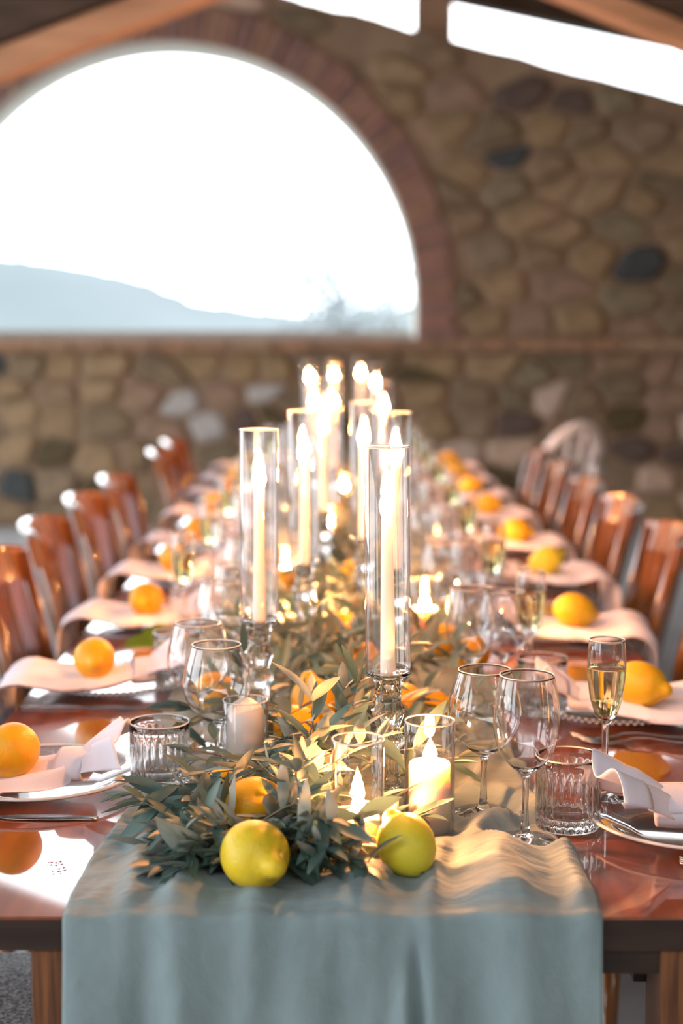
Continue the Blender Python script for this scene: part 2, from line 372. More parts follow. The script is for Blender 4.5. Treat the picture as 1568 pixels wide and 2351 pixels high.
def stones(zone, n, ok, joined=None):
    x0, x1, z0, z1 = zone; pts = []
    nx = int(sqrt(n * (x1 - x0) / ((z1 - z0) * 1.5))); nz = max(1, n // nx)
    for j in range(nz):
        for i in range(nx):
            pts.append((x0 + (x1 - x0) * (i + .5 + (j % 2) * .5 + R.uniform(-.42, .42)) / (nx + .5), z0 + (z1 - z0) * (j + .5 + R.uniform(-.36, .36)) / nz))
    made = 0
    for p in pts:
        if not ok(*p): continue
        poly = cell(p, pts, zone)
        if not poly: continue
        cx = sum(q[0] for q in poly) / len(poly); cz = sum(q[1] for q in poly) / len(poly)
        w = max(q[0] for q in poly) - min(q[0] for q in poly)
        poly = [(cx + (q[0] - cx) * (1 - .017 / max(.08, sqrt((q[0] - cx) ** 2 + (q[1] - cz) ** 2))), cz + (q[1] - cz) * (1 - .015 / max(.06, sqrt((q[0] - cx) ** 2 + (q[1] - cz) ** 2)))) for q in poly]
        # round the corners
        rp = []
        for i in range(len(poly)):
            a, b, c = poly[i - 1], poly[i], poly[(i + 1) % len(poly)]
            rp.append((b[0] * .82 + a[0] * .18, b[1] * .82 + a[1] * .18)); rp.append((b[0] * .82 + c[0] * .18, b[1] * .82 + c[1] * .18))
        if any(not clear(q[0], q[1]) for q in rp):
            rp = [push(q[0], q[1]) for q in rp]
        m = len(rp); pr = R.uniform(.02, .055)
        vs = [(q[0], .02, q[1]) for q in rp] + [(cx + (q[0] - cx) * .97, -pr * .55, cz + (q[1] - cz) * .97) for q in rp] + [(cx + (q[0] - cx) * .72, -pr, cz + (q[1] - cz) * .72) for q in rp]
        vs = [(v[0] - cx, v[1], v[2] - cz) for v in vs]
        fs = [(i, (i + 1) % m, m + (i + 1) % m, m + i) for i in range(m)] + [(m + i, m + (i + 1) % m, 2 * m + (i + 1) % m, 2 * m + i) for i in range(m)] + [tuple(2 * m + i for i in range(m))]
        t = R.random(); grey = sstep(0.0, 3.0, p[0]) * (1 - sstep(.2, 1.3, p[1]))
        mm = R.choice(M['stones_dark']) if t < .11 else (R.choice(M['stones_pale']) if t < .20 + .4 * grey else R.choice(M['stones']))
        if joined is not None: joined.add([(v[0] + cx, v[1] + WY, v[2] + cz) for v in vs], fs); continue
        obj('stone', MB().add(vs, fs), mm, wall, loc=(cx, WY, cz), smooth=False); made += 1
    return made
def clear(x, z):
    if z >= SILL - .09 and abs(x - AX) < AR + .265 and (z < AZ or ((x - AX) / (AR + .265)) ** 2 + ((z - AZ) / (AH + .265)) ** 2 < 1): return False
    return z < top_z(x) - .03
def push(x, z):
    if z < AZ and abs(x - AX) < AR + .265: return (AX + (AR + .265) * (1 if x > AX else -1), z)
    k = sqrt(((x - AX) / (AR + .265)) ** 2 + (max(z - AZ, 0) / (AH + .265)) ** 2)
    if 0 < k < 1: x = AX + (x - AX) / k; z = AZ + (z - AZ) / k
    return (x, min(z, top_z(x) - .03))
n1 = stones((-3.6, 3.4, 0.02, SILL - .085), 150, lambda x, z: True)
n2 = stones((-.9, 3.4, SILL + .01, 4.3), 175, lambda x, z: clear(x, z) and z < top_z(x) - .1)
J = MB()
stones((-6.2, -3.6, 0.02, SILL - .085), 70, lambda x, z: True, J); stones((-6.2, -2.6, SILL + .01, 4.3), 130, lambda x, z: clear(x, z) and z < top_z(x) - .1 and x < -2.8, J)
o = obj('rubble_stones', J, M['stones'][0], wall, smooth=False); o['kind'] = 'stuff'

# outer sill of pale stone, seen through the opening
obj('outer_sill', MB().box(AX - AR - .2, AX + AR + .2, WY + TH - .05, WY + TH + .35, SILL - .12, SILL + .062), M['white_stone'], wall, smooth=False, bevel=.01)

# roof over the hall: shed deck on a verge beam, post on the wall, truss nearer the table
def roofbeam(name, p, q, w, h, m, parent=None, y0=0, y1=0.2, label=None):
    """timber between two points of the x-z plane, thickness h measured downwards"""
    (xa, za), (xb, zb) = p, q; d = Vector((xb - xa, 0, zb - za)).normalized(); n = Vector((d.z, 0, -d.x)) * h
    if n.z > 0: n = -n
    vs = []
    for yy in (y0, y1):
        vs += [(xa, yy, za), (xb, yy, zb), (xb + n.x, yy, zb + n.z), (xa + n.x, yy, za + n.z)]
    return MB().add(vs, [(0, 1, 2, 3), (7, 6, 5, 4), (0, 4, 5, 1), (1, 5, 6, 2), (2, 6, 7, 3), (3, 7, 4, 0)])
VY = 11.25
a = at_y(1050, 3, VY); b = at_y(1568, 113, VY); sl = (b.z - a.z) / (b.x - a.x)
def roof_z(x): return a.z + sl * (x - a.x) + .25 * max(0, -.8 - x)
roof = thing('ceiling', 'dark timber roof deck above the hall', 'roof'); del roof['category']; roof['kind'] = 'structure'
obj('verge_beam', roofbeam('v', (-.8, roof_z(-.8) + .13), (4.8, roof_z(4.8) + .13), 0, .13, M['timber_dark'], y0=VY, y1=VY + .14), M['timber_dark'], roof, smooth=False)
obj('verge_beam', roofbeam('v', (-4.2, roof_z(-4.2) + .13), (-.8, roof_z(-.8) + .13), 0, .13, M['timber_dark'], y0=VY, y1=VY + .14), M['timber_dark'], roof, smooth=False)
NP = 24
ROOF_Y0 = -2.5  # deck carried back past the camera to cut the ambient sky light
for k in range(NP):
    x0 = -4.2 + 9.0 * k / NP; x1 = -4.2 + 9.0 * (k + 1) / NP - .012
    g = MB().add([(x0, ROOF_Y0, roof_z(x0) + .14), (x1, ROOF_Y0, roof_z(x1) + .14), (x1, VY + .2, roof_z(x1) + .14), (x0, VY + .2, roof_z(x0) + .14),
                  (x0, ROOF_Y0, roof_z(x0) + .175), (x1, ROOF_Y0, roof_z(x1) + .175), (x1, VY + .2, roof_z(x1) + .175), (x0, VY + .2, roof_z(x0) + .175)],
                 [(0, 3, 2, 1), (4, 5, 6, 7), (0, 1, 5, 4), (1, 2, 6, 5), (2, 3, 7, 6), (3, 0, 4, 7)])
    obj('plank', g, M['timber_dark'], roof, smooth=False)
pa = at_y(952, 60, WY + .2); pb = at_y(1036, 90, WY + .2)
obj('post', MB().box(pa.x, pb.x, WY + .06, WY + .3, top_z(pa.x) - .08, roof_z(pa.x) + .14), M['bricks_warm'][1], roof, smooth=False, bevel=.012)
TY = 5.2
def tp(px, py): q = at_y(px, py, TY); return (q.x, q.z)
ap = tp(880, -235); 
lo_l = tp(-500, 295); lo_r = tp(2100, 262)
truss = thing('roof_truss', 'pale timber rafter pair crossing high in front of the arched wall', 'roof truss', (0, 0, 0))
obj('rafter', roofbeam('r', lo_l, ap, 0, .098, 0, y0=TY, y1=TY + .12), M['timber'], truss, smooth=False, bevel=.01)
obj('rafter', roofbeam('r', ap, lo_r, 0, .078, 0, y0=TY, y1=TY + .12), M['timber'], truss, smooth=False, bevel=.01)
def up(p, d): return (p[0], p[1] + d)
o = obj('upper_rafter', roofbeam('r', up(lo_l, .27), up(ap, .27), 0, .245, 0, y0=TY - .02, y1=TY + .2), M['timber_dark'], truss, smooth=False); o['label'] = 'dark brown board rafter lying over the pale one'
obj('upper_rafter', roofbeam('r', up(ap, .27), up(lo_r, .27), 0, .245, 0, y0=TY - .02, y1=TY + .2), M['timber_dark'], truss, smooth=False)

# walls added out of view to darken the ambient light; the left one has openings
structure(obj('shade_wall_right', MB().box(4.6, 4.9, -4, WY, 0, roof_z(4.6) + .12), M['mortar'], smooth=False))
g = MB().box(-4.5, -4.2, -4, 9.6, 2.7, 5.3)  # unseen header and piers, added to block the high sky light
for yy in (-4, -.9, 2.3, 5.6, 9.1): g.box(-4.5, -4.2, yy, yy + .5, 0, 2.7)
structure(obj('shade_wall_left', g, M['mortar'], smooth=False))
structure(obj('shade_wall_front', MB().box(-6.5, 4.6, -4.3, -4, 0, 4.2), M['mortar'], smooth=False))
# trees beyond the arch
def tree(label, px, py_top, Y, w, seed, dens):
    rr = random.Random(seed); top = at_y(px, py_top, Y); base = (top.x, Y, 0.2); H = top.z - .2
    t = thing('tree', label, 'tree', base)
    g = MB(); g.tube([(0, 0, -.6), (.05, 0, H * .3), (-.04, 0, H * .6), (0, 0, H * .92)], [.16, .12, .07, .02], 7)
    tips = []
    for k in range(11):
        a = rr.uniform(0, 2 * pi); z0 = H * rr.uniform(.3, .7); r = w * rr.uniform(.4, 1)
        e = (r * cos(a), r * sin(a), min(H, z0 + H * rr.uniform(.1, .4))); g.tube([(0, 0, z0), (e[0] * .5, e[1] * .5, (z0 + e[2]) / 2 + .1), e], [.05, .035, .012], 5); tips.append(e)
    obj('trunk', g, M['bark'], t)
    g = MB()
    for k in range(int(dens)):
        e = rr.choice(tips); p = Vector(e) + Vector((rr.gauss(0, w * .33), rr.gauss(0, w * .33), rr.gauss(0, w * .30)))
        s = rr.uniform(.05, .12); u = Vector((rr.gauss(0, 1), rr.gauss(0, 1), rr.gauss(0, 1))).normalized(); v = u.orthogonal().normalized()
        g.add([p - u * s, p + v * s * .45, p + u * s, p - v * s * .45], [(0, 1, 2, 3)])
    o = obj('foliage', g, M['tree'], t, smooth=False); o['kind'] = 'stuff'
tree('haze-pale rounded tree seen through the arch, near its stone jamb', 790, 622, 30, 1.1, 3, 1500)
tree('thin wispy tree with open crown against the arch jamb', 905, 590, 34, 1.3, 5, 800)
#tree('small bushy tree low between the hill and the arch sill', 690, 700, 40, 0.9, 9, 700)

# ------------------------------------------------------------------ table
TXL, TXR = -0.50, 0.525
TY0 = at_z(791, 2106, TZ).y
TY1 = 7.25
tb = thing('dining_table', 'long red-brown lacquered banquet table running towards the arch', 'table', (0.01, TY0, 0))
def tl(x, y): return (x - .01, y - TY0)
x0, _ = tl(TXL, 0); x1, _ = tl(TXR, 0)
obj('tabletop', MB().box(x0, x1, 0, TY1 - TY0, TZ - .0035, TZ), M['wood_table'], tb, smooth=False, bevel=.0012)
o = obj('top_edge', MB().box(x0 + .001, x1 - .001, .0005, TY1 - TY0 - .001, TZ - .034, TZ - .0036), M['wood_edge'], tb, smooth=False); o['label'] = 'dark brown edge of the top'
o = obj('front_apron', MB().box(-.235, .30, .012, .034, TZ - .062, TZ - .0345), M['wood_edge'], tb, smooth=False); o['label'] = 'dark wooden apron under the table end'
for s in (-1, 1):
    obj('side_apron', MB().box(s * .30 - .012, s * .30 + .012, .08, TY1 - TY0 - .08, TZ - .10, TZ - .0345), M['wood_edge'], tb, smooth=False)
for yy in (.006, 1.75, 3.5, TY1 - TY0 - .09):
    for xx in (-.318, .30):
        obj('leg', MB().box(xx, xx + .066, yy, yy + .07, 0, TZ - .0345), M['wood_leg'], tb, smooth=False, bevel=.003)

# ------------------------------------------------------------------ footprints that cloth and leaves keep clear of: (x, y, radius, height)
FOOT = []
def base_from(px, py, h): p = at_z(px, py, TZ + h); return (p.x, p.y)

# candles: (base px x, px y, height of that feature, scale)
CANDLES = [(885, 1030, .435, 'the tall candle just behind the two big front lemons'),
           (592, 990, .435, 'the tall candle beside the round-bowled wine glasses'),
           (697, 946, .435, 'the tall candle one behind the window-side front one'),
           (910, 950, .435, 'the tall candle behind the front wall-side one'),
           (836, 927, .435, 'the tall candle in the middle, fifth along the garland'),
           (742, 906, .435, 'the slim tall candle behind the third one, window side'),
           (765, 872, .437, 'the tall candle of the middle pair, garland side'),
           (719, 874, .432, 'the tall candle of the middle pair, window side'),
           (880, 880, .435, 'the tall candle half way down, wall side'),
           (862, 840, .450, 'the last tall candle but one on the wall side'),
           (828, 824, .463, 'the last tall candle, beside the gap over the garland'),
           (766, 828, .460, 'the last tall candle but one at the table end'),
           (711, 831, .459, 'the last tall candle at the table end, window side')]
CP = []
for (px, py, h, w) in CANDLES:
    x, y = base_from(px, py, h)
    if px == 885: x += .004
    CP.append((x, y, h, w)); FOOT.append((x, y, .036, .20))
VOT = [(563, 1612, .105, .098, False, 'low unlit pillar candle beside the tumbler, snug in its glass'),
       (822, 1702, .130, .042, True, 'short burning pillar candle with leaves before it, behind the greenish lemon'),
       (987, 1660, .130, .078, True, 'burning pillar candle right beside the greenish lemon'),
       (975, 1335, .125, .070, True, 'burning pillar candle behind the front wall-side tall candle'),
       (716, 1350, .100, .045, True, 'small burning candle sunk in leaves between the front tall candles'),
       (655, 1262, .110, .055, True, 'burning candle beside the third tall candle stand'),
       (757, 1170, .100, .050, True, 'small candle glowing in the middle of the garland'),
       (1003, 1180, .120, .060, True, 'burning candle among the wall-side wine glasses'),
       (790, 1095, .100, .050, True, 'small candle glowing deep in the far garland'),
       (900, 1075, .120, .060, True, 'burning candle among the far wall-side glasses')]
VP = []
for (px, py, h, wh, lit, w) in VOT:
    x, y = base_from(px, py, h); VP.append((x, y, h, wh, lit, w)); FOOT.append((x, y, .031, h))
GL = []   # (kind, x, y, label)
def G(kind, px, py, h, label, rz=0):
    x, y = base_from(px, py, h); GL.append([kind, x, y, label]); FOOT.append((x, y, .036, .10))
G('bowl_glass', 497, 1487, .172, 'wide round-bowled wine glass standing just behind the window-side tumbler')
G('bowl_glass', 455, 1437, .172, 'round-bowled wine glass half hidden behind its twin, window side')
G('bowl_glass', 1113, 1545, .172, 'round-bowled wine glass standing on the folded runner')
G('wine_glass', 1210, 1558, .188, 'oval wine glass standing in front of the wall-side tumbler')
G('tumbler', 392, 1660, .083, 'ribbed glass tumbler beside the unlit candle and first window-side plate')
G('tumbler', 1268, 1752, .083, 'ribbed glass tumbler standing on bare wood beside the oval wine glass')
G('flute', 1394, 1470, .196, 'champagne flute half full of pale wine behind the first wall-side napkin')
G('bowl_glass', 1158, 1365, .172, 'round-bowled wine glass at the second wall-side plate, outer one')
G('wine_glass', 1080, 1356, .188, 'oval wine glass at the second wall-side plate, inner one')
G('wine_glass', 536, 1300, .188, 'oval wine glass behind the window-side tall candle')
for i in range(len(GL)):
    for j in range(i):
        a_, b_ = GL[i], GL[j]; d = sqrt((a_[1] - b_[1]) ** 2 + (a_[2] - b_[2]) ** 2)
        if d < .078:
            k = (.079 - d) / max(d, .01); a_[1] += (a_[1] - b_[1]) * k; a_[2] += (a_[2] - b_[2]) * k

# place settings -----------------------------------------------------
LY = [1.804, 2.341, 2.887, 3.439, 3.971, 4.607, 5.218, 5.75, 6.30]
RY = [1.64, 2.177, 2.776, 3.406, 3.955, 4.585, 5.173, 5.75, 6.30]
LX = [-.384, -.370, -.360, -.370, -.365, -.375, -.380, -.380, -.380]
RX = [.402, .400, .395, .425, .420, .405, .400, .400, .400]
ORD = ['first', 'second', 'third', 'fourth', 'fifth', 'sixth', 'seventh', 'eighth', 'ninth']
LY = [y + .066 for y in LY]; RY = [y + .055 for y in RY]
def where(side, k): return ORD[k] + (' window-side' if side < 0 else ' wall-side') + ' place setting'

# ------------------------------------------------------------------ runner
FOLDS = [  # (x at y=1.5, x at y=2.1, width, height, y fade start, y fade end)
    (.165, .215, .036, .024, 1.40, 2.2), (.088, .15, .013, .010, 1.40, 1.80), (.232, .215, .014, .012, 1.40, 2.6),
    (-.215, -.235, .014, .010, 1.40, 2.0), (-.165, -.20, .018, .016, 1.40, 1.75), (.02, .02, .03, .012, 1.40, 1.62), (-.09, -.1, .016, .012, 1.4, 1.60)]
def foot_mask(x, y):
    m = 1.0
    for (fx, fy, fr, fh) in FOOT:
        d = sqrt((x - fx) ** 2 + (y - fy) ** 2); m = min(m, sstep(fr * .98, fr * .98 + .02, d))
    return m
def run_h(x, y):
    h = 0
    for (xa, xb, w, a_, y0, y1) in FOLDS:
        xc = xa + (xb - xa) * (y - 1.5) / .6 + .012 * fbm(y * 7, xa * 10)
        h += a_ * exp(-((x - xc) / w) ** 2) * (1 - sstep(y0 + .1, y1, y))
    for k in range(2):
        gate = sstep(1.66, 1.78, y) * (1 - sstep(1.98, 2.15, y)); xc = .085 + .045 * k + .30 * (y - 1.72) + .01 * fbm(y * 12, k * 5)
        h += (.017 - .005 * k) * gate * exp(-((x - xc) / .0135) ** 2)
    h += .004 * max(0, fbm(x * 22, y * 9, 1) + .3) + .0022 * (1 + fbm(x * 60 , y * 45, 2)) + .0022 * (1 + fbm(x * 38 + 2 * fbm(x * 9, y * 9), y * 150, 4))
    return h * foot_mask(x, y)
RXL, RXR = -.272, .250
def run_edges(y):
    l = RXL + .006 * fbm(y * 3, 9) + .02 * exp(-((y - 1.9) / .25) ** 2)
    r = RXR + .010 * fbm(y * 4, 5) - .030 * sstep(1.55, 1.85, y) + .012 * sstep(2.0, 2.5, y)
    return l, r
LEN_TOP = TY1 - .25 - TY0; DROP = .44; BEND = .010
def run_fn(u, v):
    # u along: 0 = hem of the drop, 1 = far end
    s = -DROP + (u ** 1.0) * (DROP + LEN_TOP)
    return run_at(s, v)
def run_at(s, v):
    if s > 0:
        y = TY0 + s; l, r = run_edges(y); x = l + (r - l) * v
        h = run_h(x, y); e = sstep(0, .03, s)
        return (x, y, TZ + .0022 + h * (.35 + .65 * e))
    l, r = run_edges(TY0); d = -s
    k = min(1, d / .35)
    x = l + (r - l) * v + .010 * k * sin(v * 9 + 1) * .6 + (v - .5) * .012 * k
    h0 = run_h(l + (r - l) * v, TY0)
    a_ = min(1, d / BEND) * pi / 2
    amp = .005 + .034 * sstep(0, .22, d)
    fold = (sin(v * 31 + .9 * sin(v * 7)) * .5 + .5) * .55 + (sin(v * 53 + 2 + d * 3) * .5 + .5) * .2 + .35 * (.5 + fbm(v * 6, d * 1.5, 3))
    crease = -1.6 * exp(-((v - .655) / .010) ** 2) + .5 * exp(-((v - .635) / .02) ** 2)
    off = .004 + h0 * .35 * (1 - k) + amp * max(0, fold + crease * sstep(.0, .1, d))
    if d < BEND:
        y = TY0 - sin(a_) * off; z = TZ + .0022 + h0 * .35 - BEND * (1 - cos(a_)) * .6
    else:
        y = TY0 - off; z = TZ + .0022 + h0 * .35 * (1 - k) - BEND * .6 - (d - BEND)
    return (x, y, z)
g = MB(); ss = [-DROP + i * .012 for i in range(int((DROP - .012) / .012))] + [-.012 + i * .0025 for i in range(11)]
s_ = .0175
while s_ < LEN_TOP: ss.append(s_); s_ += .006 if s_ < .9 else .03
NV = 120
vs = [run_at(s, j / NV) for s in ss for j in range(NV + 1)]
g.add(vs, [(i * (NV + 1) + j, i * (NV + 1) + j + 1, (i + 1) * (NV + 1) + j + 1, (i + 1) * (NV + 1) + j) for i in range(len(ss) - 1) for j in range(NV)])
tag(obj('table_runner', g, M['runner'], solid=.0009), 'crinkled sage grey gauze runner hanging over the table end', 'table runner')
RUN_Z = TZ + .0030
def surf_z(x, y):
    l, r = run_edges(y); return RUN_Z if l - .03 < x < r + .03 else TZ + .0003

# ------------------------------------------------------------------ candles
def ribber(n, z0, z1, amt):
    def f(r, z, a):
        return r * (1 + amt * cos(n * a)) if z0 <= z <= z1 else r
    return f
def make_stick(label):
    t = thing('candlestick', label, 'candlestick', group='glass candlesticks along the runner')
    p = [(0, 0), (.034, 0), (.035, .003), (.031, .008), (.016, .013), (.0085, .020), (.008, .030), (.012, .036), (.0165, .043), (.012, .050), (.0125, .053), (.0125, .080), (.014, .083), (.0185, .091), (.0185, .096), (.0135, .104),
         (.0135, .108), (.017, .118), (.0200, .128), (.0185, .133), (.0150, .1345), (.0150, .158), (.0178, .161), (.0178, .165), (.0155, .168), (.0250, .1700), (.0256, .1725), (.0120, .1725), (.0098, .1715), (.0098, .152), (0, .150)]
    rb = lambda r, z, a: r * (1 + (.05 * cos(16 * a) if .050 < z < .1 else 0))
    obj('stand', MB().lathe(p, 64, rb), M['cut'], t)
    return t
P_stick = Proto(make_stick)
def make_sleeve(label):
    t = MB(); ro = .0262; ri = .0248; h = .2615
    p = [(.0125, .0), (.022, .0), (.0255, .003), (ro, .008), (ro, h - .001), ((ro + ri) / 2, h), (ri, h - .001), (ri, .009), (.0240, .005), (.0215, .0022), (.0125, .0022), (.0125, 0)]
    g = MB(); g.lathe(p, 48); g.f = [f for f in g.f if len(f) == 4]
    o = obj('hurricane_sleeve', g, M['thin'])
    rim_ring(o, .0255, h, .0010)
    return tag(o, label, 'candle sleeve', 'clear glass sleeves round the tall candles')
P_sleeve = Proto(make_sleeve)
def flame_mesh(r, h):
    g = MB(); p = [(0, 0), (r * .55, h * .06), (r * .9, h * .18), (r, h * .30), (r * .85, h * .48), (r * .55, h * .68), (r * .25, h * .86), (0, h)]
    g.lathe(p, 8); return g
def make_taper(label):
    t = thing('taper_candle', label, 'candle', group='tall ivory candles along the runner')
    obj('wax', MB().lathe([(0, 0), (.0090, 0), (.0092, .01), (.0066, .195), (.0060, .2), (.004, .1985), (0, .198)], 20), M['wax'], t)
    obj('wick', MB().tube([(0, 0, .196), (.0004, 0, .203), (.0014, 0, .208)], .0007, 5), M['wick'], t)
    obj('flame', flame_mesh(.0090, .034), M['taper_flame'], t, loc=(.0003, 0, .2035))
    return t
P_taper = Proto(make_taper)
tilt = {0: (.0, -.012)}
for i, (x, y, h, w) in enumerate(CP):
    z = surf_z(x, y); sc = h / .435
    P_stick.place('clear fluted glass candlestick carrying ' + w, (x, y, z), R.uniform(0, 6), scale=sc)
    P_sleeve.place('clear glass sleeve round ' + w, (x, y, z + .1728 * sc), 0, rot=(0, tilt.get(i, (0, R.uniform(-.006, .006)))[1], 0), scale=sc)
    P_taper.place('lit slim ivory taper: ' + w, (x, y, z + .1535 * sc), R.uniform(0, 6), rot=(0, tilt.get(i, (0, R.uniform(-.008, .008)))[1], R.uniform(0, .2)), scale=sc)

def make_cyl(h):
    ro, ri = .0285, .0270
    p = [(0, 0), (ro - .003, 0), (ro, .004), (ro, h - .001), ((ro + ri) / 2, h), (ri, h - .001), (ri, .006), (ri - .003, .0035), (0, .0035)]
    return MB().lathe(p, 48)
for i, (x, y, h, wh, lit, w) in enumerate(VP):
    z = surf_z(x, y)
    o = obj('candle_glass', make_cyl(h), M['thin'], loc=(x, y, z)); rim_ring(o, .0278, h, .0010); tag(o, 'clear glass round the ' + w, 'candle glass', 'glass cylinders of the pillar candles')
    t = thing('pillar_candle', w, 'candle', (x, y, z + .0042), group='ivory pillar candles in glass cylinders')
    rr = .0235
    if lit: pr = [(0, 0), (rr, 0), (rr, wh - .003), (rr - .0015, wh), (rr - .005, wh - .002), (.006, wh - .006), (0, wh - .0065)]
    else: pr = [(0, 0), (rr, 0), (rr, wh - .010), (rr - .003, wh - .005), (.012, wh + .001), (.003, wh + .006), (0, wh + .0065)]
    obj('wax', MB().lathe(pr, 36), M['wax'], t)
    if lit:
        obj('wick', MB().tube([(0, 0, wh - .008), (.0004, 0, wh), (.002, 0, wh + .004)], .0008, 5), M['wick'], t)
        obj('flame', flame_mesh(.0082, .027), M['flame'], t, loc=(.0005, 0, wh + .001))
    else:
        obj('wick', MB().tube([(0, 0, wh + .004), (.0006, 0, wh + .022), (.003, 0, wh + .038)], [.0013, .0010, .0006], 5), M['wick_white'], t)

# ------------------------------------------------------------------ glasses
def stemware(name, prof_out, wall_t, inner_bottom, label, cat, group, n=56, liquid=None):
    """prof_out: outline from the foot to the rim; the inside starts at height inner_bottom"""
    pin = [(r, z) for (r, z) in prof_out if z > inner_bottom + .004]
    inner = [(max(r - wall_t, .0005), z) for (r, z) in reversed(pin)]
    inner[0] = (pin[-1][0] - wall_t, pin[-1][1])
    prof = [(0, 0)] + prof_out + inner + [(0.0, inner_bottom)]
    t = thing(name, label, cat, group=group)
    obj('glass', MB().lathe(prof, n), M['glass'], t)
    rim_ring(t, prof_out[-1][0] - wall_t / 2, prof_out[-1][1] + .0002, .0007)
    if liquid:
        lp = [(0, inner_bottom + .0004)] + [(max(r - wall_t - .0003, .0005), z) for (r, z) in pin if z < liquid]
        rl = [r for (r, z) in pin if z < liquid][-1]
        lp += [(rl - wall_t - .0002, liquid), (0, liquid)]
        o = obj('wine', MB().lathe(lp, n), M['wine'], t); o['label'] = 'pale sparkling wine'
    return t
def smooth_prof(pts, n=5):
    out = []
    for i in range(len(pts) - 1):
        p0 = pts[max(i - 1, 0)]; p1 = pts[i]; p2 = pts[i + 1]; p3 = pts[min(i + 2, len(pts) - 1)]
        for k in range(n):
            t = k / n
            f = lambda a, b, c, d: .5 * (2 * b + (c - a) * t + (2 * a - 5 * b + 4 * c - d) * t * t + (3 * b - a - 3 * c + d) * t ** 3)
            out.append((max(.0005, f(p0[0], p1[0], p2[0], p3[0])), f(p0[1], p1[1], p2[1], p3[1])))
    out.append(pts[-1]); return out
FOOTP = [(.0335, 0), (.0345, .0012), (.030, .0026), (.018, .0050), (.008, .0085), (.0048, .016)]
BOWL = smooth_prof(FOOTP + [(.0036, .035), (.0038, .060), (.0065, .070), (.018, .078), (.0335, .093), (.0425, .113), (.0415, .135), (.0365, .155), (.0308, .1725)])
WINE = smooth_prof(FOOTP + [(.0036, .035), (.0038, .068), (.0060, .077), (.016, .085), (.0295, .101), (.0362, .125), (.0360, .150), (.0335, .172), (.0300, .1885)])
FLUTE = smooth_prof([(.029, 0), (.030, .001), (.026, .0022), (.014, .004), (.006, .007), (.0042, .014), (.0040, .040), (.0043, .088), (.0065, .094), (.0130, .104), (.0190, .122), (.0225, .145), (.0236, .165), (.0228, .185), (.0215, .1965)])
P_bowl = Proto(lambda l: stemware('wine_glass', BOWL, .0008, .074, l, 'wine glass', 'stemmed wine glasses along the table'))
P_wine = Proto(lambda l: stemware('wine_glass', WINE, .0008, .081, l, 'wine glass', 'stemmed wine glasses along the table'))
P_flute = Proto(lambda l: stemware('champagne_flute', FLUTE, .0008, .099, l, 'champagne flute', 'champagne flutes along the table', 48, liquid=.163))
def make_tumbler(label):
    nr = 24
    def rb(r, z, a):
        w = sstep(.004, .010, z) * (1 - sstep(.060, .070, z)) if r > .0335 else 0
        return r - .0022 * w * (0.5 + .5 * cos(nr * a)) ** .6
    po = [(.0355, 0), (.0368, .0015), (.0372, .004), (.0372, .008), (.0372, .014), (.0372, .030), (.0372, .050), (.0372, .060), (.0372, .066), (.0372, .075), (.0372, .0825), (.0366, .0832), (.0361, .0825), (.0357, .070), (.0348, .030), (.0335, .018), (.030, .0145), (0, .0135)]
    t = thing('tumbler', label, 'tumbler', group='ribbed tumblers along the table')
    po2 = [q for q in po if q[1] > .0155 or q[0] < .034][:-2]
    pw = [(.0372, .0155)] + [q for q in po if q[1] > .0155]
    obj('glass', MB().lathe([(0, 0)] + po, 192, rb), M['glass'], t); rim_ring(t, .0367, .0834, .0010)
    return t
P_tumbler = Proto(make_tumbler)
PR = {'bowl_glass': P_bowl, 'wine_glass': P_wine, 'flute': P_flute, 'tumbler': P_tumbler}
for kind, x, y, label in GL:
    PR[kind].place(label, (x, y, surf_z(x, y) + (.0006 if x < .25 else 0)), R.uniform(0, 6))
for k in range(1, 9):
    for side in (-1, 1):
        yc = (LY if side < 0 else RY)[k]; d = side
        wl = where(side, k)
        spots = []
        if not (side > 0 and k == 1):
            spots = [('bowl_glass', .185, .02, 'round-bowled wine glass at the '), ('wine_glass', .225, -.085, 'oval wine glass at the ')]
        elif side > 0: spots = []
        spots.append(('tumbler', .262, -.005, 'ribbed tumbler at the '))
        if side > 0 or k > 1: spots.append(('flute', .292, .13, 'champagne flute at the '))
        for kind, dx, dy, lb in spots:
            x, y = d * dx, yc + dy * (1 if side > 0 else -1) + (0.02 if kind == 'tumbler' else 0)
            if side < 0: x -= .01
            if kind == 'wine_glass' and side < 0 and k == 1: continue
            if any((x - f[0]) ** 2 + (y - f[1]) ** 2 < (f[2] + .037) ** 2 for f in FOOT): x += d * .035
            FOOT.append((x, y, .034, .08))
            PR[kind].place(lb + wl, (x, y, surf_z(x, y) + .0006), R.uniform(0, 6))

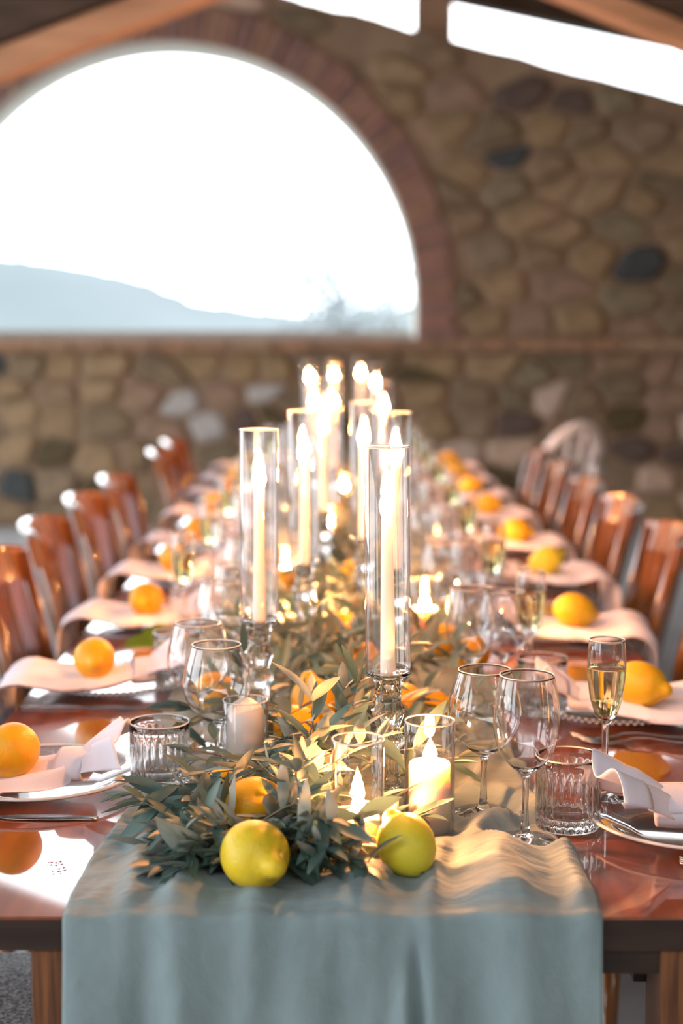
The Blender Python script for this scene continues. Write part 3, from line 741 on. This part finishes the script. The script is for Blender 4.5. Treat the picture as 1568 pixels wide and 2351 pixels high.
# ------------------------------------------------------------------ plates, napkins, lemons, cutlery
PRAD = .122
def make_plate(label, beaded):
    t = thing('glass_plate', label, 'plate', group='clear glass plates of the place settings')
    p = [(0, 0), (.070, 0), (.078, .0012), (.10, .009), (PRAD - .004, .0155), (PRAD, .0165), (PRAD, .0185), (PRAD - .004, .0185), (.10, .0125), (.079, .0048), (.07, .0035), (0, .0035)]
    obj('well', MB().lathe(p, 72), M['plate'], t)
    if beaded:
        g = MB(); n = 72
        for k in range(n):
            a_ = 2 * pi * k / n
            g.lathe([(0, -.0038), (.003, -.0024), (.0042, 0), (.003, .0024), (0, .0038)], 7, c=(PRAD * cos(a_), PRAD * sin(a_), .0185))
        o = obj('beaded_rim', g, M['cut'], t)
        g = MB(); g.tube([(PRAD * .86 * cos(2 * pi * k / 64), PRAD * .86 * sin(2 * pi * k / 64), .0155) for k in range(64)], .0012, 5, closed=True); obj('ring_line', g, M['pearl'], t)
    else:
        g = MB(); g.tube([(PRAD * cos(2 * pi * k / 80), PRAD * sin(2 * pi * k / 80), .0178) for k in range(80)], .0021, 6, closed=True); o = obj('rim', g, M['pearl'], t); o['label'] = 'pearly pale rim'
    return t
P_plate = Proto(lambda l: make_plate(l, False)); P_bead = Proto(lambda l: make_plate(l, True))
def napkin_mesh(seed, edge_x, hang, flare, knot_x):
    """length runs along x: flare end at +x, gathered at the knot, spreading and falling over the table edge at edge_x; z from the table top"""
    rr = random.Random(seed); ph = rr.uniform(0, 6); NU_, NV_ = 64, 36
    L = []   # centre line (x, z)
    def centre(u):
        if u < .22:
            t = u / .22; return (knot_x + flare * (1 - t), .026 + .034 * (1 - t) ** .8 + .006)
        if u < .72:
            t = (u - .22) / .50; return (knot_x + (edge_x - .006 - knot_x) * t, .030 - .009 * sin(pi * t) + .004 * t * t)
        t = (u - .72) / .28; a_ = min(1, t / .32) * pi / 2
        return (edge_x - .006 - .038 * sin(a_) - .012 * sin(t * 3), .034 - .034 * (1 - cos(a_)) - max(0, t - .32) * hang / .68)
    def fn(u, v):
        cx, cz = centre(u); v = v * 2 - 1
        if u < .22:
            t = 1 - u / .22; w = .016 + .046 * t ** .8; pl = .008 * t + .002; th = .020 * (1 - t) + .030 * t
            bowl = 0
        else:
            t = min(1, (u - .22) / .32); w = .016 + (.078 + .01 * sin(seed)) * t ** .75; pl = .0055 * (1 - t * .4) + .0015; th = .022 * (1 - t) + .006 * t; bowl = 0
            if u > .45: w += .012 * sin((u - .45) * 5 + ph)
        z = cz + th * (cos(v * pi * .5) - .5) + pl * sin(v * 11 + ph + 1.5 * sin(u * 4 + ph)) + bowl + .0045 * fbm(u * 6 + seed, v * 2.5, seed)
        y = v * w + .006 * fbm(u * 4, seed, v) 
        x = cx + (.010 * sin(v * 5 + ph) * (1 if u < .1 else 0)) + (.014 * fbm(v * 3, seed + u * 3) if u > .72 else 0)
        if .22 < u < .72: z = max(z, .0200 - .012 * (1 - abs(min(1, abs(x) / .11))))
        return (x, y, z)
    return MB().grid(fn, NU_, NV_)
def make_napkin(seed, hang=.13, flare=.060, knot_x=.050):
    def mk(label):
        t = thing('napkin', label, 'napkin', group='blush napkins on the plates')
        obj('cloth', napkin_mesh(seed, -.122, hang, flare, knot_x), M['napkin'], t, solid=.0011)
        g = MB(); rr = random.Random(seed)
        def kf(u, v):
            a_ = 2 * pi * u; w = (v - .5) * .036
            rr_ = 1 + .05 * sin(3 * a_ + seed) + .06 * cos((v - .5) * pi)
            return (w + .004 * sin(a_ + 1), .0185 * rr_ * cos(a_) * 1.15, .0195 * rr_ * sin(a_) + .003)
        g.grid(kf, 28, 8)
        obj('knot', g, M['napkin'], t, loc=(knot_x, 0, .0285), rot=(0, 0, rr.uniform(-.35, .35)), solid=.0016)
        return t
    return mk
NAP = [Proto(make_napkin(3)), Proto(make_napkin(8, .15, .058, .046)), Proto(make_napkin(15, .16, .055, .052))]
P_bignap = Proto(make_napkin(21, .12, .075, .050))
def lemon_mesh(seed, elong=1.16, r=.0325, nip=.013):
    rr = random.Random(seed); prof = []
    n = 22; L = r * elong
    for i in range(n + 1):
        a_ = pi * i / n; z = -L * cos(a_); rad = r * sin(a_) ** .92
        prof.append([rad, z])
    for i, p in enumerate(prof):
        t = p[1] / L
        if t > .74: k = (t - .74) / .26; p[1] += nip * k * k * 1.2; p[0] = p[0] * (1 - .24 * sin(k * pi)) 
        if t < -.88: k = (-t - .88) / .12; p[1] -= nip * .3 * k
    prof = [tuple(p) for p in prof]; prof[0] = (0, prof[0][1]); prof[-1] = (0, prof[-1][1] - .001)
    g = MB(); g.lathe(prof, 32)
    g.v = [(x * (1 + .04 * fbm(x * 25 + seed, y * 25, z * 25)), y * (1 + .04 * fbm(x * 25, y * 25 + seed, z * 25)), z) for (x, y, z) in g.v]
    return g
LM = {}
def lemon(label, x, y, z, tiltdir, m, seed=0, r=.0325, group=None, elong=1.16):
    """tiltdir: direction the blossom tip points to"""
    key = (seed, round(r, 4), m, elong)
    if key not in LM:
        me = lemon_mesh(seed, elong, r, .013 if r > .034 else .0075).mesh('lemon'); me.materials.append(M[m]); LM[key] = me
    t = thing('lemon', label, 'lemon', (x, y, z), group=group)
    q = Vector((0, 0, 1)).rotation_difference(Vector(tiltdir).normalized())
    t.rotation_mode = 'XYZ'; t.rotation_euler = q.to_euler()
    o = bpy.data.objects.new('fruit', LM[key]); COL.objects.link(o); o.parent = t
    s = obj('stem_end', MB().lathe([(0, 0), (.0022, 0), (.0026, -.0012), (0, -.0016)], 8), M['twig'], t, loc=(0, 0, -r * elong - .0008))
    return t
def knife_mesh():
    g = MB(); n = 26; vs = []
    for i in range(n + 1):
        t = i / n; x = -.105 + .21 * t
        if t < .45: w = .0045 + .002 * sin(t * 7); th = .0022
        else: k = (t - .45) / .55; w = .0050 + .0045 * sin(min(1, k * 1.15) * pi * .85) ** .7 * (1 - k ** 6); th = .0010
        if t > .43 and t < .48: w *= .6
        vs += [(x, -w, .0008), (x, w, .0008), (x, w, .0008 + th), (x, -w, .0008 + th)]
    fs = []
    for i in range(n):
        a_ = i * 4; b_ = a_ + 4
        for k in range(4): fs.append((a_ + k, a_ + (k + 1) % 4, b_ + (k + 1) % 4, b_ + k))
    fs += [(3, 2, 1, 0), (n * 4, n * 4 + 1, n * 4 + 2, n * 4 + 3)]
    return g.add(vs, fs)
def fork_meshes():
    def strip(ctrl, n=14, th=.0016, yo=0):
        vs = []
        for (x, z, w) in ctrl: vs += [(x, yo - w, z), (x, yo + w, z), (x, yo + w, z + th), (x, yo - w, z + th)]
        fs = []
        for i in range(len(ctrl) - 1):
            a_ = i * 4; b_ = a_ + 4
            for k in range(4): fs.append((a_ + k, a_ + (k + 1) % 4, b_ + (k + 1) % 4, b_ + k))
        fs += [(3, 2, 1, 0), tuple(len(ctrl) * 4 - 4 + k for k in range(4))]
        return MB().add(vs, fs)
    h = strip([(-.10, .001, .0055), (-.08, .001, .0065), (-.04, .004, .0035), (.0, .009, .0024), (.02, .008, .0026), (.032, .004, .006), (.042, .0022, .0105), (.052, .0015, .0115), (.058, .0015, .0115)])
    tines = [strip([(.057, .0015, .0019), (.075, .0025, .0015), (.092, .0065, .0009)], yo=k * .0063) for k in (-1.5, -.5, .5, 1.5)]
    return h, tines
def make_knife(label):
    t = thing('table_knife', label, 'knife', group='steel table knives beside the plates')
    obj('blade', knife_mesh(), M['steel'], t); return t
def make_fork(label):
    t = thing('table_fork', label, 'fork', group='steel table forks beside the plates')
    h, ti = fork_meshes(); obj('handle', h, M['steel'], t)
    for m in ti: obj('tine', m, M['steel'], t)
    return t
P_knife = Proto(make_knife); P_fork = Proto(make_fork)
for side in (-1, 1):
    for k in range(9):
        x = (LX if side < 0 else RX)[k]; y = (LY if side < 0 else RY)[k]; wl = where(side, k)
        rz = 0 if side < 0 else pi
        (P_plate if k == 0 else P_bead).place(('clear glass plate with smooth pale rim, ' if k == 0 else 'clear glass plate with beaded rim, ') + wl, (x, y, TZ + .0004), rz)
        jit = R.uniform(-.12, .12)
        npz = (P_bignap if (k == 0 and side > 0) else NAP[(k * 2 + (side > 0)) % 3])
        npz.place('knotted blush linen napkin over the plate, ' + wl, (x + (.022 if (k == 0 and side > 0) else 0), y - .035, TZ + .0045), rz + (jit if k else (.06 if side < 0 else .12)), scale=1.14 if (k == 0 and side > 0) else 1.0)
        lx = x + (-.022 if side < 0 else .030); ly = y - .058
        mk = 'lemon_orange' if side < 0 else 'lemon_mid'
        if side > 0 and k == 3: mk = 'lemon_green'
        if k == 0 and side < 0: tip = (-.25, -.9, -.12)
        elif side < 0: tip = (R.uniform(-.5, .2), -.9, R.uniform(-.4, .3))
        else: tip = (R.uniform(.3, 1), R.uniform(-.6, .2), R.uniform(-.2, .2))
        lemon(('orange-yellow lemon on the napkin, ' if side < 0 else ('yellow lemon on the napkin, ' if k < 3 else ('lemon with a green patch on the napkin, ' if k == 3 else 'warm yellow lemon on the napkin, '))) + wl,
              lx, ly, TZ + .029 + .0315, tip, mk, seed=k % 3, r=.0325 if k else .0335, group='lemons on the napkins', elong=1.08 if side < 0 else 1.25)
        # cutlery: knives on the diner's right, forks on the left
        if side < 0:
            P_knife.place('steel table knife beside the plate, ' + wl, (x - (.02 if k == 1 else .01), y - PRAD - .013, TZ + .0004), (0 if k != 0 else .0) + R.uniform(-.03, .03))
            if k: P_fork.place('steel table fork beside the plate, ' + wl, (x + .0, y + PRAD + .018, TZ + .0004), R.uniform(-.04, .04))
        else:
            P_fork.place('steel table fork beside the plate, ' + wl, (x + .01 if k else x + .045, y - PRAD - .020, TZ + .0004), pi + (.0 if k else -.25) + R.uniform(-.05, .05))
            if k: P_fork.place('inner steel fork lying next to the plate, ' + wl, (x + .02, y - PRAD - .048, TZ + .0004), pi + R.uniform(-.1, .1))
            if k: P_knife.place('steel table knife beside the plate, ' + wl, (x + .01, y + PRAD + .02, TZ + .0004), pi + R.uniform(-.03, .03))

# ------------------------------------------------------------------ garland lemons
GLM = [  # px, py of the centre, radius, z of centre above table, tip, material, label
    (585, 1962, .0345, .042, (.55, -.84, -.02), 'lemon', 'big bright yellow lemon at the front end of the garland', 1.06),
    (933, 1938, .0305, .038, (-.35, .55, .5), 'lemon_green', 'greenish yellow lemon in front of the burning pillar candle', 1.12),
    (575, 1848, .0300, .044, (-.7, -.2, -.3), 'lemon_orange', 'lemon behind the big front lemon, leaf across it', 1.15),
    (527, 1806, .0270, .036, (.6, .4, .3), 'lemon_orange', 'half-hidden orange-yellow lemon between leaves below the tumbler', 1.1),
    (720, 1612, .0330, .048, (-.2, .1, .9), 'lemon_orange', 'round lemon with its tip up in the middle of the leaves', 1.1),
    (682, 1668, .0290, .040, (-.8, -.2, .2), 'lemon_orange', 'lemon half under leaves below the tip-up lemon', 1.15),
    (985, 1632, .0290, .044, (.8, -.2, .2), 'lemon_orange', 'lemon behind the burning pillar candle glass', 1.2),
    (930, 1612, .0260, .040, (-.2, .8, .2), 'lemon_orange', 'small lemon behind the front candlestick', 1.1),
    (1085, 1500, .0290, .040, (.3, -.7, .2), 'lemon_orange', 'lemon seen above the rim of the round-bowled wall-side glass', 1.2),
    (835, 1520, .0280, .045, (.2, -.4, .8), 'lemon_orange', 'lemon just behind the front tall candle sleeve', 1.1),
    (490, 1590, .0310, .040, (.7, -.2, .1), 'lemon_orange', 'lemon seen through the round-bowled window-side glass', 1.2),
    (1010, 1470, .0280, .042, (.3, .5, .1), 'lemon_orange', 'lemon beside the burning candle at the wall side', 1.15),
    (657, 1335, .0300, .044, (.1, .9, .2), 'lemon_orange', 'orange lemon beside the third candlestick', 1.15),
    (800, 1330, .0310, .055, (.1, .4, .8), 'lemon', 'lemon lit from behind in the middle of the garland', 1.1),
    (770, 1440, .0280, .050, (.5, .4, .3), 'lemon_orange', 'lemon in the leaves between the two front tall candles', 1.1),
    (640, 1285, .0300, .042, (-.1, .4, .8), 'lemon_orange', 'orange lemon behind the third candlestick', 1.1),
    (780, 1180, .0300, .055, (.1, .4, .8), 'lemon_orange', 'lemon in the far garland past the glowing candle', 1.1)]
GLP = []
for i, (px, py, r, hz, tip, m, lb, el) in enumerate(GLM):
    p = at_z(px, py, TZ + hz); GLP.append((p.x, p.y, r))
    lemon(lb, p.x, p.y, p.z, tip, m, seed=i % 4, r=r, group='lemons in the garland', elong=el)
    FOOT.append((p.x, p.y, r * .92, hz + r * .75))

# ------------------------------------------------------------------ olive garland
def gx(y):
    K = [(1.5, -.066), (1.75, -.075), (1.95, -.07), (2.15, -.02), (2.4, .0), (2.8, .01), (3.3, .0), (4.0, -.01), (7, -.015)]
    for (a_, b_), (c_, d_) in zip(K, K[1:]):
        if a_ <= y <= c_: return b_ + (d_ - b_) * (y - a_) / (c_ - a_)
    return K[0][1] if y < 1.5 else K[-1][1]
def gw(y):
    K = [(1.5, .07), (1.62, .115), (1.8, .14), (2.1, .145), (2.5, .13), (3.0, .10), (4, .075), (7, .06)]
    for (a_, b_), (c_, d_) in zip(K, K[1:]):
        if a_ <= y <= c_: return b_ + (d_ - b_) * (y - a_) / (c_ - a_)
    return .07
def leaf_local(L, w, bend, fold):
    n = 7; vs = []
    for i in range(n + 1):
        t = i / n; ww = w * (sin(pi * min(1, t * .97 + .03) ** .85) ** .8) * .5 + .0003
        z = -bend * t * t * L
        vs += [(t * L, -ww, z + fold * ww), (t * L, 0, z), (t * L, ww, z + fold * ww)]
    fs = []
    for i in range(n):
        a_ = i * 3; fs += [(a_, a_ + 3, a_ + 4, a_ + 1), (a_ + 1, a_ + 4, a_ + 5, a_ + 2)]
    return vs, fs
LEAFV = [leaf_local(L, w, b, f) for (L, w, b, f) in [(.052, .0150, .15, .5), (.060, .0155, -.1, .4), (.046, .0140, .3, .6), (.064, .0150, .2, .3), (.038, .0120, .05, .5), (.054, .0175, .1, .35)]]
LEAFM = []
for vs, fs in LEAFV:
    me = MB().add(vs, fs).mesh('leaf'); me.materials.append(M['leaf']); LEAFM.append(me)
def pix(p):
    q = CM.inverted() @ (Vector(p) - Vector((0, 0, CZ))); return 784 - F * q.x / q.z, 1175.5 + F * q.y / q.z
# glasses, candles and lemons that the leaves part around: nobody arranges foliage over them (x0, x1, y0, y1 in the photograph, depth of the thing)
PART = [(500, 625, 1595, 1712, 1.86), (322, 462, 1640, 1790, 1.80), (395, 590, 1425, 1625, 1.9), (862, 922, 1545, 1800, 1.75), (935, 1042, 1655, 1930, 1.65), (770, 880, 1700, 1850, 1.68),
        (655, 768, 1572, 1650, 2.1), (503, 668, 1893, 2050, 1.50), (863, 1003, 1868, 2010, 1.55), (552, 640, 1430, 1505, 2.0), (545, 640, 985, 1440, 2.0), (1020, 1300, 1530, 1990, 1.75), (530, 620, 1822, 1880, 1.6), (840, 930, 1545, 1560, 1.7)]
def hides(p):
    x, y = pix(p)
    return any(a_ < x < b_ and c_ < y < d_ and p[1] < dp + .02 for (a_, b_, c_, d_, dp) in PART)
def blocked(p):
    for (fx, fy, fr, fh) in FOOT:
        if p[2] < TZ + fh + .008 and (p[0] - fx) ** 2 + (p[1] - fy) ** 2 < (fr + .004) ** 2: return True
    return p[2] < TZ + .004
def grow(rr, base, d, length, hero=False):
    hides = (lambda p: False) if hero else globals()['hides']
    pts = [Vector(base)]; d = Vector(d).normalized(); n = int(length / .013)
    for i in range(n):
        d = (d + Vector((rr.gauss(0, .09), rr.gauss(0, .09), rr.gauss(0, .07) - .035))).normalized()
        p = pts[-1] + d * .013
        if p.z < TZ + .010: p.z = TZ + .010; d.z = abs(d.z) * .3
        if blocked(p) or (hides(p) and rr.random() < .8): break
        pts.append(p)
    leaves = []
    if len(pts) < 4: return None, None
    roll = rr.uniform(0, pi)
    for i in range(1, len(pts)):
        if i % 2 and i < len(pts) - 1: continue
        t = (pts[i] - pts[i - 1]).normalized(); u = t.orthogonal().normalized(); u = Matrix.Rotation(roll + i * pi / 4 * 1.0, 3, t) @ u
        for sgn in (-1, 1):
            a_ = rr.uniform(.55, 1.05); dirl = (t * cos(a_) + u * (sgn * sin(a_)) + Vector((0, 0, rr.uniform(-.15, .25)))).normalized()
            k = rr.randrange(len(LEAFV)); sc = rr.uniform(.72, 1.12)
            upv = (Vector((0, 0, 1)) + Vector((rr.gauss(0, .45), rr.gauss(0, .45), 0)))
            yv = upv.cross(dirl)
            if yv.length < .05: continue
            yv.normalize(); zv = dirl.cross(yv)
            mt = Matrix((dirl, yv, zv)).transposed().to_4x4(); mt = Matrix.Translation(pts[i]) @ mt @ Matrix.Scale(sc, 4)
            tip = mt @ Vector((.05, 0, 0)); mid = mt @ Vector((.027, 0, 0))
            if blocked(tip) or blocked(mid) or blocked(pts[i]) or hides(tip) or (hides(mid) and rr.random() < .93): continue
            leaves.append((k, mt))
        if i == len(pts) - 1:
            leaves.append((4, Matrix.Translation(pts[i]) @ t.to_track_quat('X', 'Z').to_matrix().to_4x4()))
    return pts, leaves
gar = thing('olive_garland', 'leafy grey-green olive garland trailing down the middle of the runner', 'garland', (gx(1.6), 1.6, TZ + .004))
G0 = Vector(gar.location)
rr = random.Random(42)
HERO = [  # base px, py, height above table, direction, length : hand-placed sprigs that show in front
    (560, 1775, .050, (-1, -.10, .12), .13), (560, 1800, .050, (-.8, -.4, .1), .13), (590, 1900, .02, (-1, -.15, .05), .12), (600, 1975, .012, (-1, -.15, .1), .10), (660, 1975, .02, (-.8, -.5, .05), .07),
    (690, 1940, .03, (.9, -.6, .05), .10), (750, 1950, .015, (.6, -.6, .0), .06), (760, 1900, .03, (.9, -.5, .1), .11), (650, 1800, .06, (.2, -.5, .5), .10), (700, 1760, .07, (.7, -.3, .4), .11),
    (800, 1740, .05, (-.3, -.2, 1.0), .10), (560, 1830, .05, (-.6, -.6, -.1), .09), (660, 1880, .05, (.3, -.7, .3), .10),
    (830, 1800, .04, (.8, -.6, .2), .12), (940, 1760, .03, (.7, -.4, .5), .08), (860, 1880, .03, (.6, -.7, .3), .07), (640, 1540, .05, (-.4, 0, .8), .11), (700, 1500, .06, (.2, 0, .9), .10),
    (760, 1480, .06, (-.5, -.1, .5), .11), (1010, 1600, .04, (.9, 0, .2), .10), (1000, 1550, .05, (.8, .3, .4), .10), (930, 1500, .05, (.6, -.3, .4), .10),
    (820, 1600, .07, (.4, -.3, .6), .10), (700, 1850, .06, (-.3, -.5, .5), .09), (740, 1820, .06, (.5, -.5, .6), .10), (500, 1860, .02, (-.5, -.8, .0), .08), (620, 1600, .05, (-.2, -.3, .7), .09), (480, 1745, .045, (-1, .05, .10), .10), (700, 1745, .075, (.2, -.1, 1.0), .08), (790, 1690, .085, (.25, 0, 1.0), .07)]
nleaf = 0
stuff = MB(); twigs = MB()
def add_branch(pts, leaves, asparts):
    global nleaf
    if asparts:
        off = pts[0]
        g = MB().tube([p - off for p in pts], [.0014 * (1 - .6 * i / len(pts)) for i in range(len(pts))], 5)
        br = obj('olive_branch', g, M['twig'], gar, loc=off - G0)
        for k, mt in leaves:
            if nleaf >= 292: break
            o = bpy.data.objects.new('leaf', LEAFM[k]); COL.objects.link(o); o.parent = br
            m2 = Matrix.Translation(-off) @ mt; o.matrix_local = m2; nleaf += 1
    else:
        twigs.tube([p - G0 for p in pts], [.0013 * (1 - .6 * i / len(pts)) for i in range(len(pts))], 4)
        for k, mt in leaves:
            m2 = Matrix.Translation(-G0) @ mt; vs, fs = LEAFV[k]
            stuff.add([m2 @ Vector(v) for v in vs], fs)
for (px, py, h, d, L) in HERO:
    p = at_z(px, py, TZ + h)
    for tr in range(6):
        pts, lv = grow(rr, p + Vector((rr.gauss(0, .004 * tr), rr.gauss(0, .006 * tr), 0)), d, L, True)
        if pts: break
    if pts: add_branch(pts, lv, nleaf < 285)
nb_ = 0; y = 1.58; tries = 0
while nb_ < 560 and tries < 12000:
    tries += 1
    u = rr.random(); y = 1.56 + 5.0 * u ** 1.9
    w = gw(y); x = gx(y) + rr.uniform(-1, 1) * w * .8
    side = (x - gx(y)) / w
    hh = .070 * (1 - side * side) * rr.random() ** .8 * (1 if y < 3 else .9) + .010
    if y < 1.7: hh *= .6
    if blocked((x, y, TZ + hh)): continue
    ang = rr.gauss(0, .9) - pi / 2 if rr.random() < .75 else rr.uniform(0, 2 * pi)
    d = (cos(ang) + side * .5, sin(ang), rr.uniform(-.1, .6))
    L = rr.uniform(.06, .12) * (1 if y > 1.75 else .8)
    end = x + d[0] * L
    pts, lv = grow(rr, (x, y, TZ + hh), d, L)
    if not pts: continue
    if min(p.y for p in pts) < 1.50: continue
    add_branch(pts, lv, False); nb_ += 1
o = obj('olive_foliage', stuff, M['leaf'], gar); o['kind'] = 'stuff'
o = obj('twig_tangle', twigs, M['twig'], gar); o['kind'] = 'stuff'
# a few loose olive leaves peeking from napkins and the fresh green lemon leaf by the second window-side setting
vs, fs = leaf_local(.085, .036, .25, .35); lg = MB().add(vs, fs).mesh('lemon_leaf'); lg.materials.append(M['leaf_green'])
for (px, py, rz, tx, lb) in [(285, 1478, .25, -.15, 'broad fresh green lemon leaf lying before the second window-side napkin'), (322, 1466, .55, -.35, 'broad green lemon leaf, upright, behind the second window-side napkin'), (400, 1250, .9, -.5, 'small green leaf tip behind the fourth window-side lemon')]:
    p = at_z(px, py, TZ + .03)
    o = bpy.data.objects.new('lemon_leaf', lg); COL.objects.link(o); o.location = (p.x, p.y, TZ + .026); o.rotation_euler = (.5, tx, rz); tag(o, lb, 'leaf', 'green lemon leaves')
    if px == 400: o.scale = (.5, .5, .5)
# dried petals
g = MB(); rp = random.Random(5)
for k in range(9):
    p = at_z(110 + rp.uniform(0, 40), 1975 + rp.uniform(0, 28), TZ + .001); s = rp.uniform(.0012, .0026); a_ = rp.uniform(0, 6)
    g.add([(p.x + s * cos(a_ + q), p.y + s * sin(a_ + q), TZ + .0012 + .0008 * (i % 2)) for i, q in enumerate((0, 1.5, 3.0, 4.6))] + [(p.x, p.y, TZ + .0004)], [(0, 1, 2, 3), (0, 3, 4), (2, 1, 4)])
o = obj('petal_crumbs', g, M['petal']); tag(o, 'dried dark red petal crumbs on the bare table corner', 'crumbs'); o['kind'] = 'stuff'

# ------------------------------------------------------------------ chairs
def make_chair(mw, arch=False):
    def mk(label):
        t = thing('dining_chair', label, 'chair', group='curved-back wooden chairs along both table sides')
        H = .90 if arch else .855
        def bx(v): return -.205 - .045 * (1 - v * v)           # back curve, v in -1..1
        def lean(z): return -.10 * max(0, (z - .45) / .41)
        g = MB()
        def seatf(a, zt):
            r = .215; c, s = cos(a), sin(a); k = (abs(c) ** 4 + abs(s) ** 4) ** -.25; return (r * k * c, r * k * s * .98, zt)
        ring = [seatf(2 * pi * i / 32, .425) for i in range(32)]; top = [seatf(2 * pi * i / 32, .450) for i in range(32)]; cen = [(p[0] * .6, p[1] * .6, .457) for p in top]
        g.add(ring + top + cen, [(i, (i + 1) % 32, 32 + (i + 1) % 32, 32 + i) for i in range(32)] + [(32 + i, 32 + (i + 1) % 32, 64 + (i + 1) % 32, 64 + i) for i in range(32)] + [tuple(64 + i for i in range(32)), tuple(reversed(range(32)))])
        o = obj('seat', g, M['seat'], t); o['label'] = 'grey woven seat'
        g = MB(); g.add([(p[0] * 1.02, p[1] * 1.02, .395) for p in ring] + [(p[0] * 1.02, p[1] * 1.02, .425) for p in ring], [(i, (i + 1) % 32, 32 + (i + 1) % 32, 32 + i) for i in range(32)]); obj('seat_frame', g, mw, t, solid=.01)
        for sx, sy in ((1, 1), (1, -1)):
            obj('leg', MB().tube([(.17 * sx, .165 * sy, .42), (.18 * sx, .175 * sy, .2), (.19 * sx, .185 * sy, 0)], [.018, .016, .013], 8), mw, t)
        for sy in (1, -1):
            obj('leg', MB().tube([(-.19, .165 * sy, .42), (-.205, .175 * sy, .2), (-.235, .185 * sy, 0)], [.018, .016, .013], 8), mw, t)
            if not arch: obj('back_post', MB().tube([(-.19, .17 * sy, .40), (bx(.95) + lean(.6), .188 * sy, .6), (bx(.97) + lean(.84), .195 * sy, .835)], [.016, .015, .014], 8), mw, t)
        obj('stretcher', MB().tube([(.18, -.17, .2), (0, -.17, .21), (-.2, -.17, .2)], .009, 6), mw, t)
        obj('stretcher', MB().tube([(.18, .17, .2), (0, .17, .21), (-.2, .17, .2)], .009, 6), mw, t)
        def board(y0, y1, z0, z1, th, name, crown=0):
            g = MB(); nu, nv = 8, 8; vs = []
            for dx in (0, -th):
                for i in range(nu + 1):
                    for j in range(nv + 1):
                        yy = y0 + (y1 - y0) * i / nu; v = yy / .2; zz = z0 + (z1 - z0) * j / nv + (crown * (1 - v * v) if j == nv else crown * (1 - v * v) * j / nv)
                        vs.append((bx(v) + lean(zz) + dx, yy * (1 + .06 * (zz - .45)), zz))
            n1_ = (nu + 1) * (nv + 1); fs = []
            for i in range(nu):
                for j in range(nv):
                    a_ = i * (nv + 1) + j; b_ = a_ + nv + 1
                    fs.append((a_, a_ + 1, b_ + 1, b_)); fs.append((n1_ + a_, n1_ + b_, n1_ + b_ + 1, n1_ + a_ + 1))
            for i in range(nu):
                for j in (0, nv):
                    a_ = i * (nv + 1) + j; b_ = a_ + nv + 1; fs.append((a_, b_, n1_ + b_, n1_ + a_))
            for j in range(nv):
                for i in (0, nu):
                    a_ = i * (nv + 1) + j; fs.append((a_, a_ + 1, n1_ + a_ + 1, n1_ + a_))
            g.add(vs, fs); obj(name, g, mw, t, bevel=.004)
        if arch:
            pts = []
            for k in range(17):
                a_ = pi * k / 16; yy = .20 * cos(a_); zz = .62 + .30 * sin(a_); pts.append((bx(yy / .2) + lean(zz), yy, zz))
            pts = [(-.19, .17, .40)] + pts + [(-.19, -.17, .40)]
            obj('back_hoop', MB().tube(pts, .028, 8), mw, t)
            for k in range(4):
                yy = -.12 + .08 * k; obj('spindle', MB().tube([(-.20, yy * .8, .43), (bx(yy / .2) + lean(.86), yy, .62 + .3 * sqrt(max(.05, 1 - (yy / .2) ** 2)))], .009, 6), mw, t)
        else:
            board(-.205, .205, .775, .845, .024, 'top_rail', .018)
            for k in range(4): board(-.178 + .093 * k, -.178 + .093 * k + .074, .44, .785, .014, 'slat')
        return t
    return mk
P_chair = Proto(make_chair(M['wood_chair'])); P_white = Proto(make_chair(M['white_chair'], True))
LCH = [(1.85, 0), (2.60, 0), (3.19, 0), (3.76, 0), (4.36, 0), (4.98, 0), (6.15, 0), (6.75, 0)]
RCH = [(2.44, 0), (3.02, 0), (3.66, 0), (4.28, 0), (4.86, 0), (5.50, 0), (6.15, 0)]
for i, (y, dz) in enumerate(LCH):
    P_chair.place('varnished brown slat-back chair on the window side, %s along the table' % ORD[i], (-.415 - R.uniform(0, .02), y, 0), R.uniform(-.06, .06))
for i, (y, dz) in enumerate(RCH):
    P_chair.place('varnished brown slat-back chair on the wall side, %s along the table' % ORD[i], (.455 + R.uniform(0, .02) + (.12 if i == 0 else 0), y, 0), pi + R.uniform(-.06, .06))
P_white.place('white hoop-back chair at the far wall-side end of the table', (.84, 7.05, 0), pi - .95)
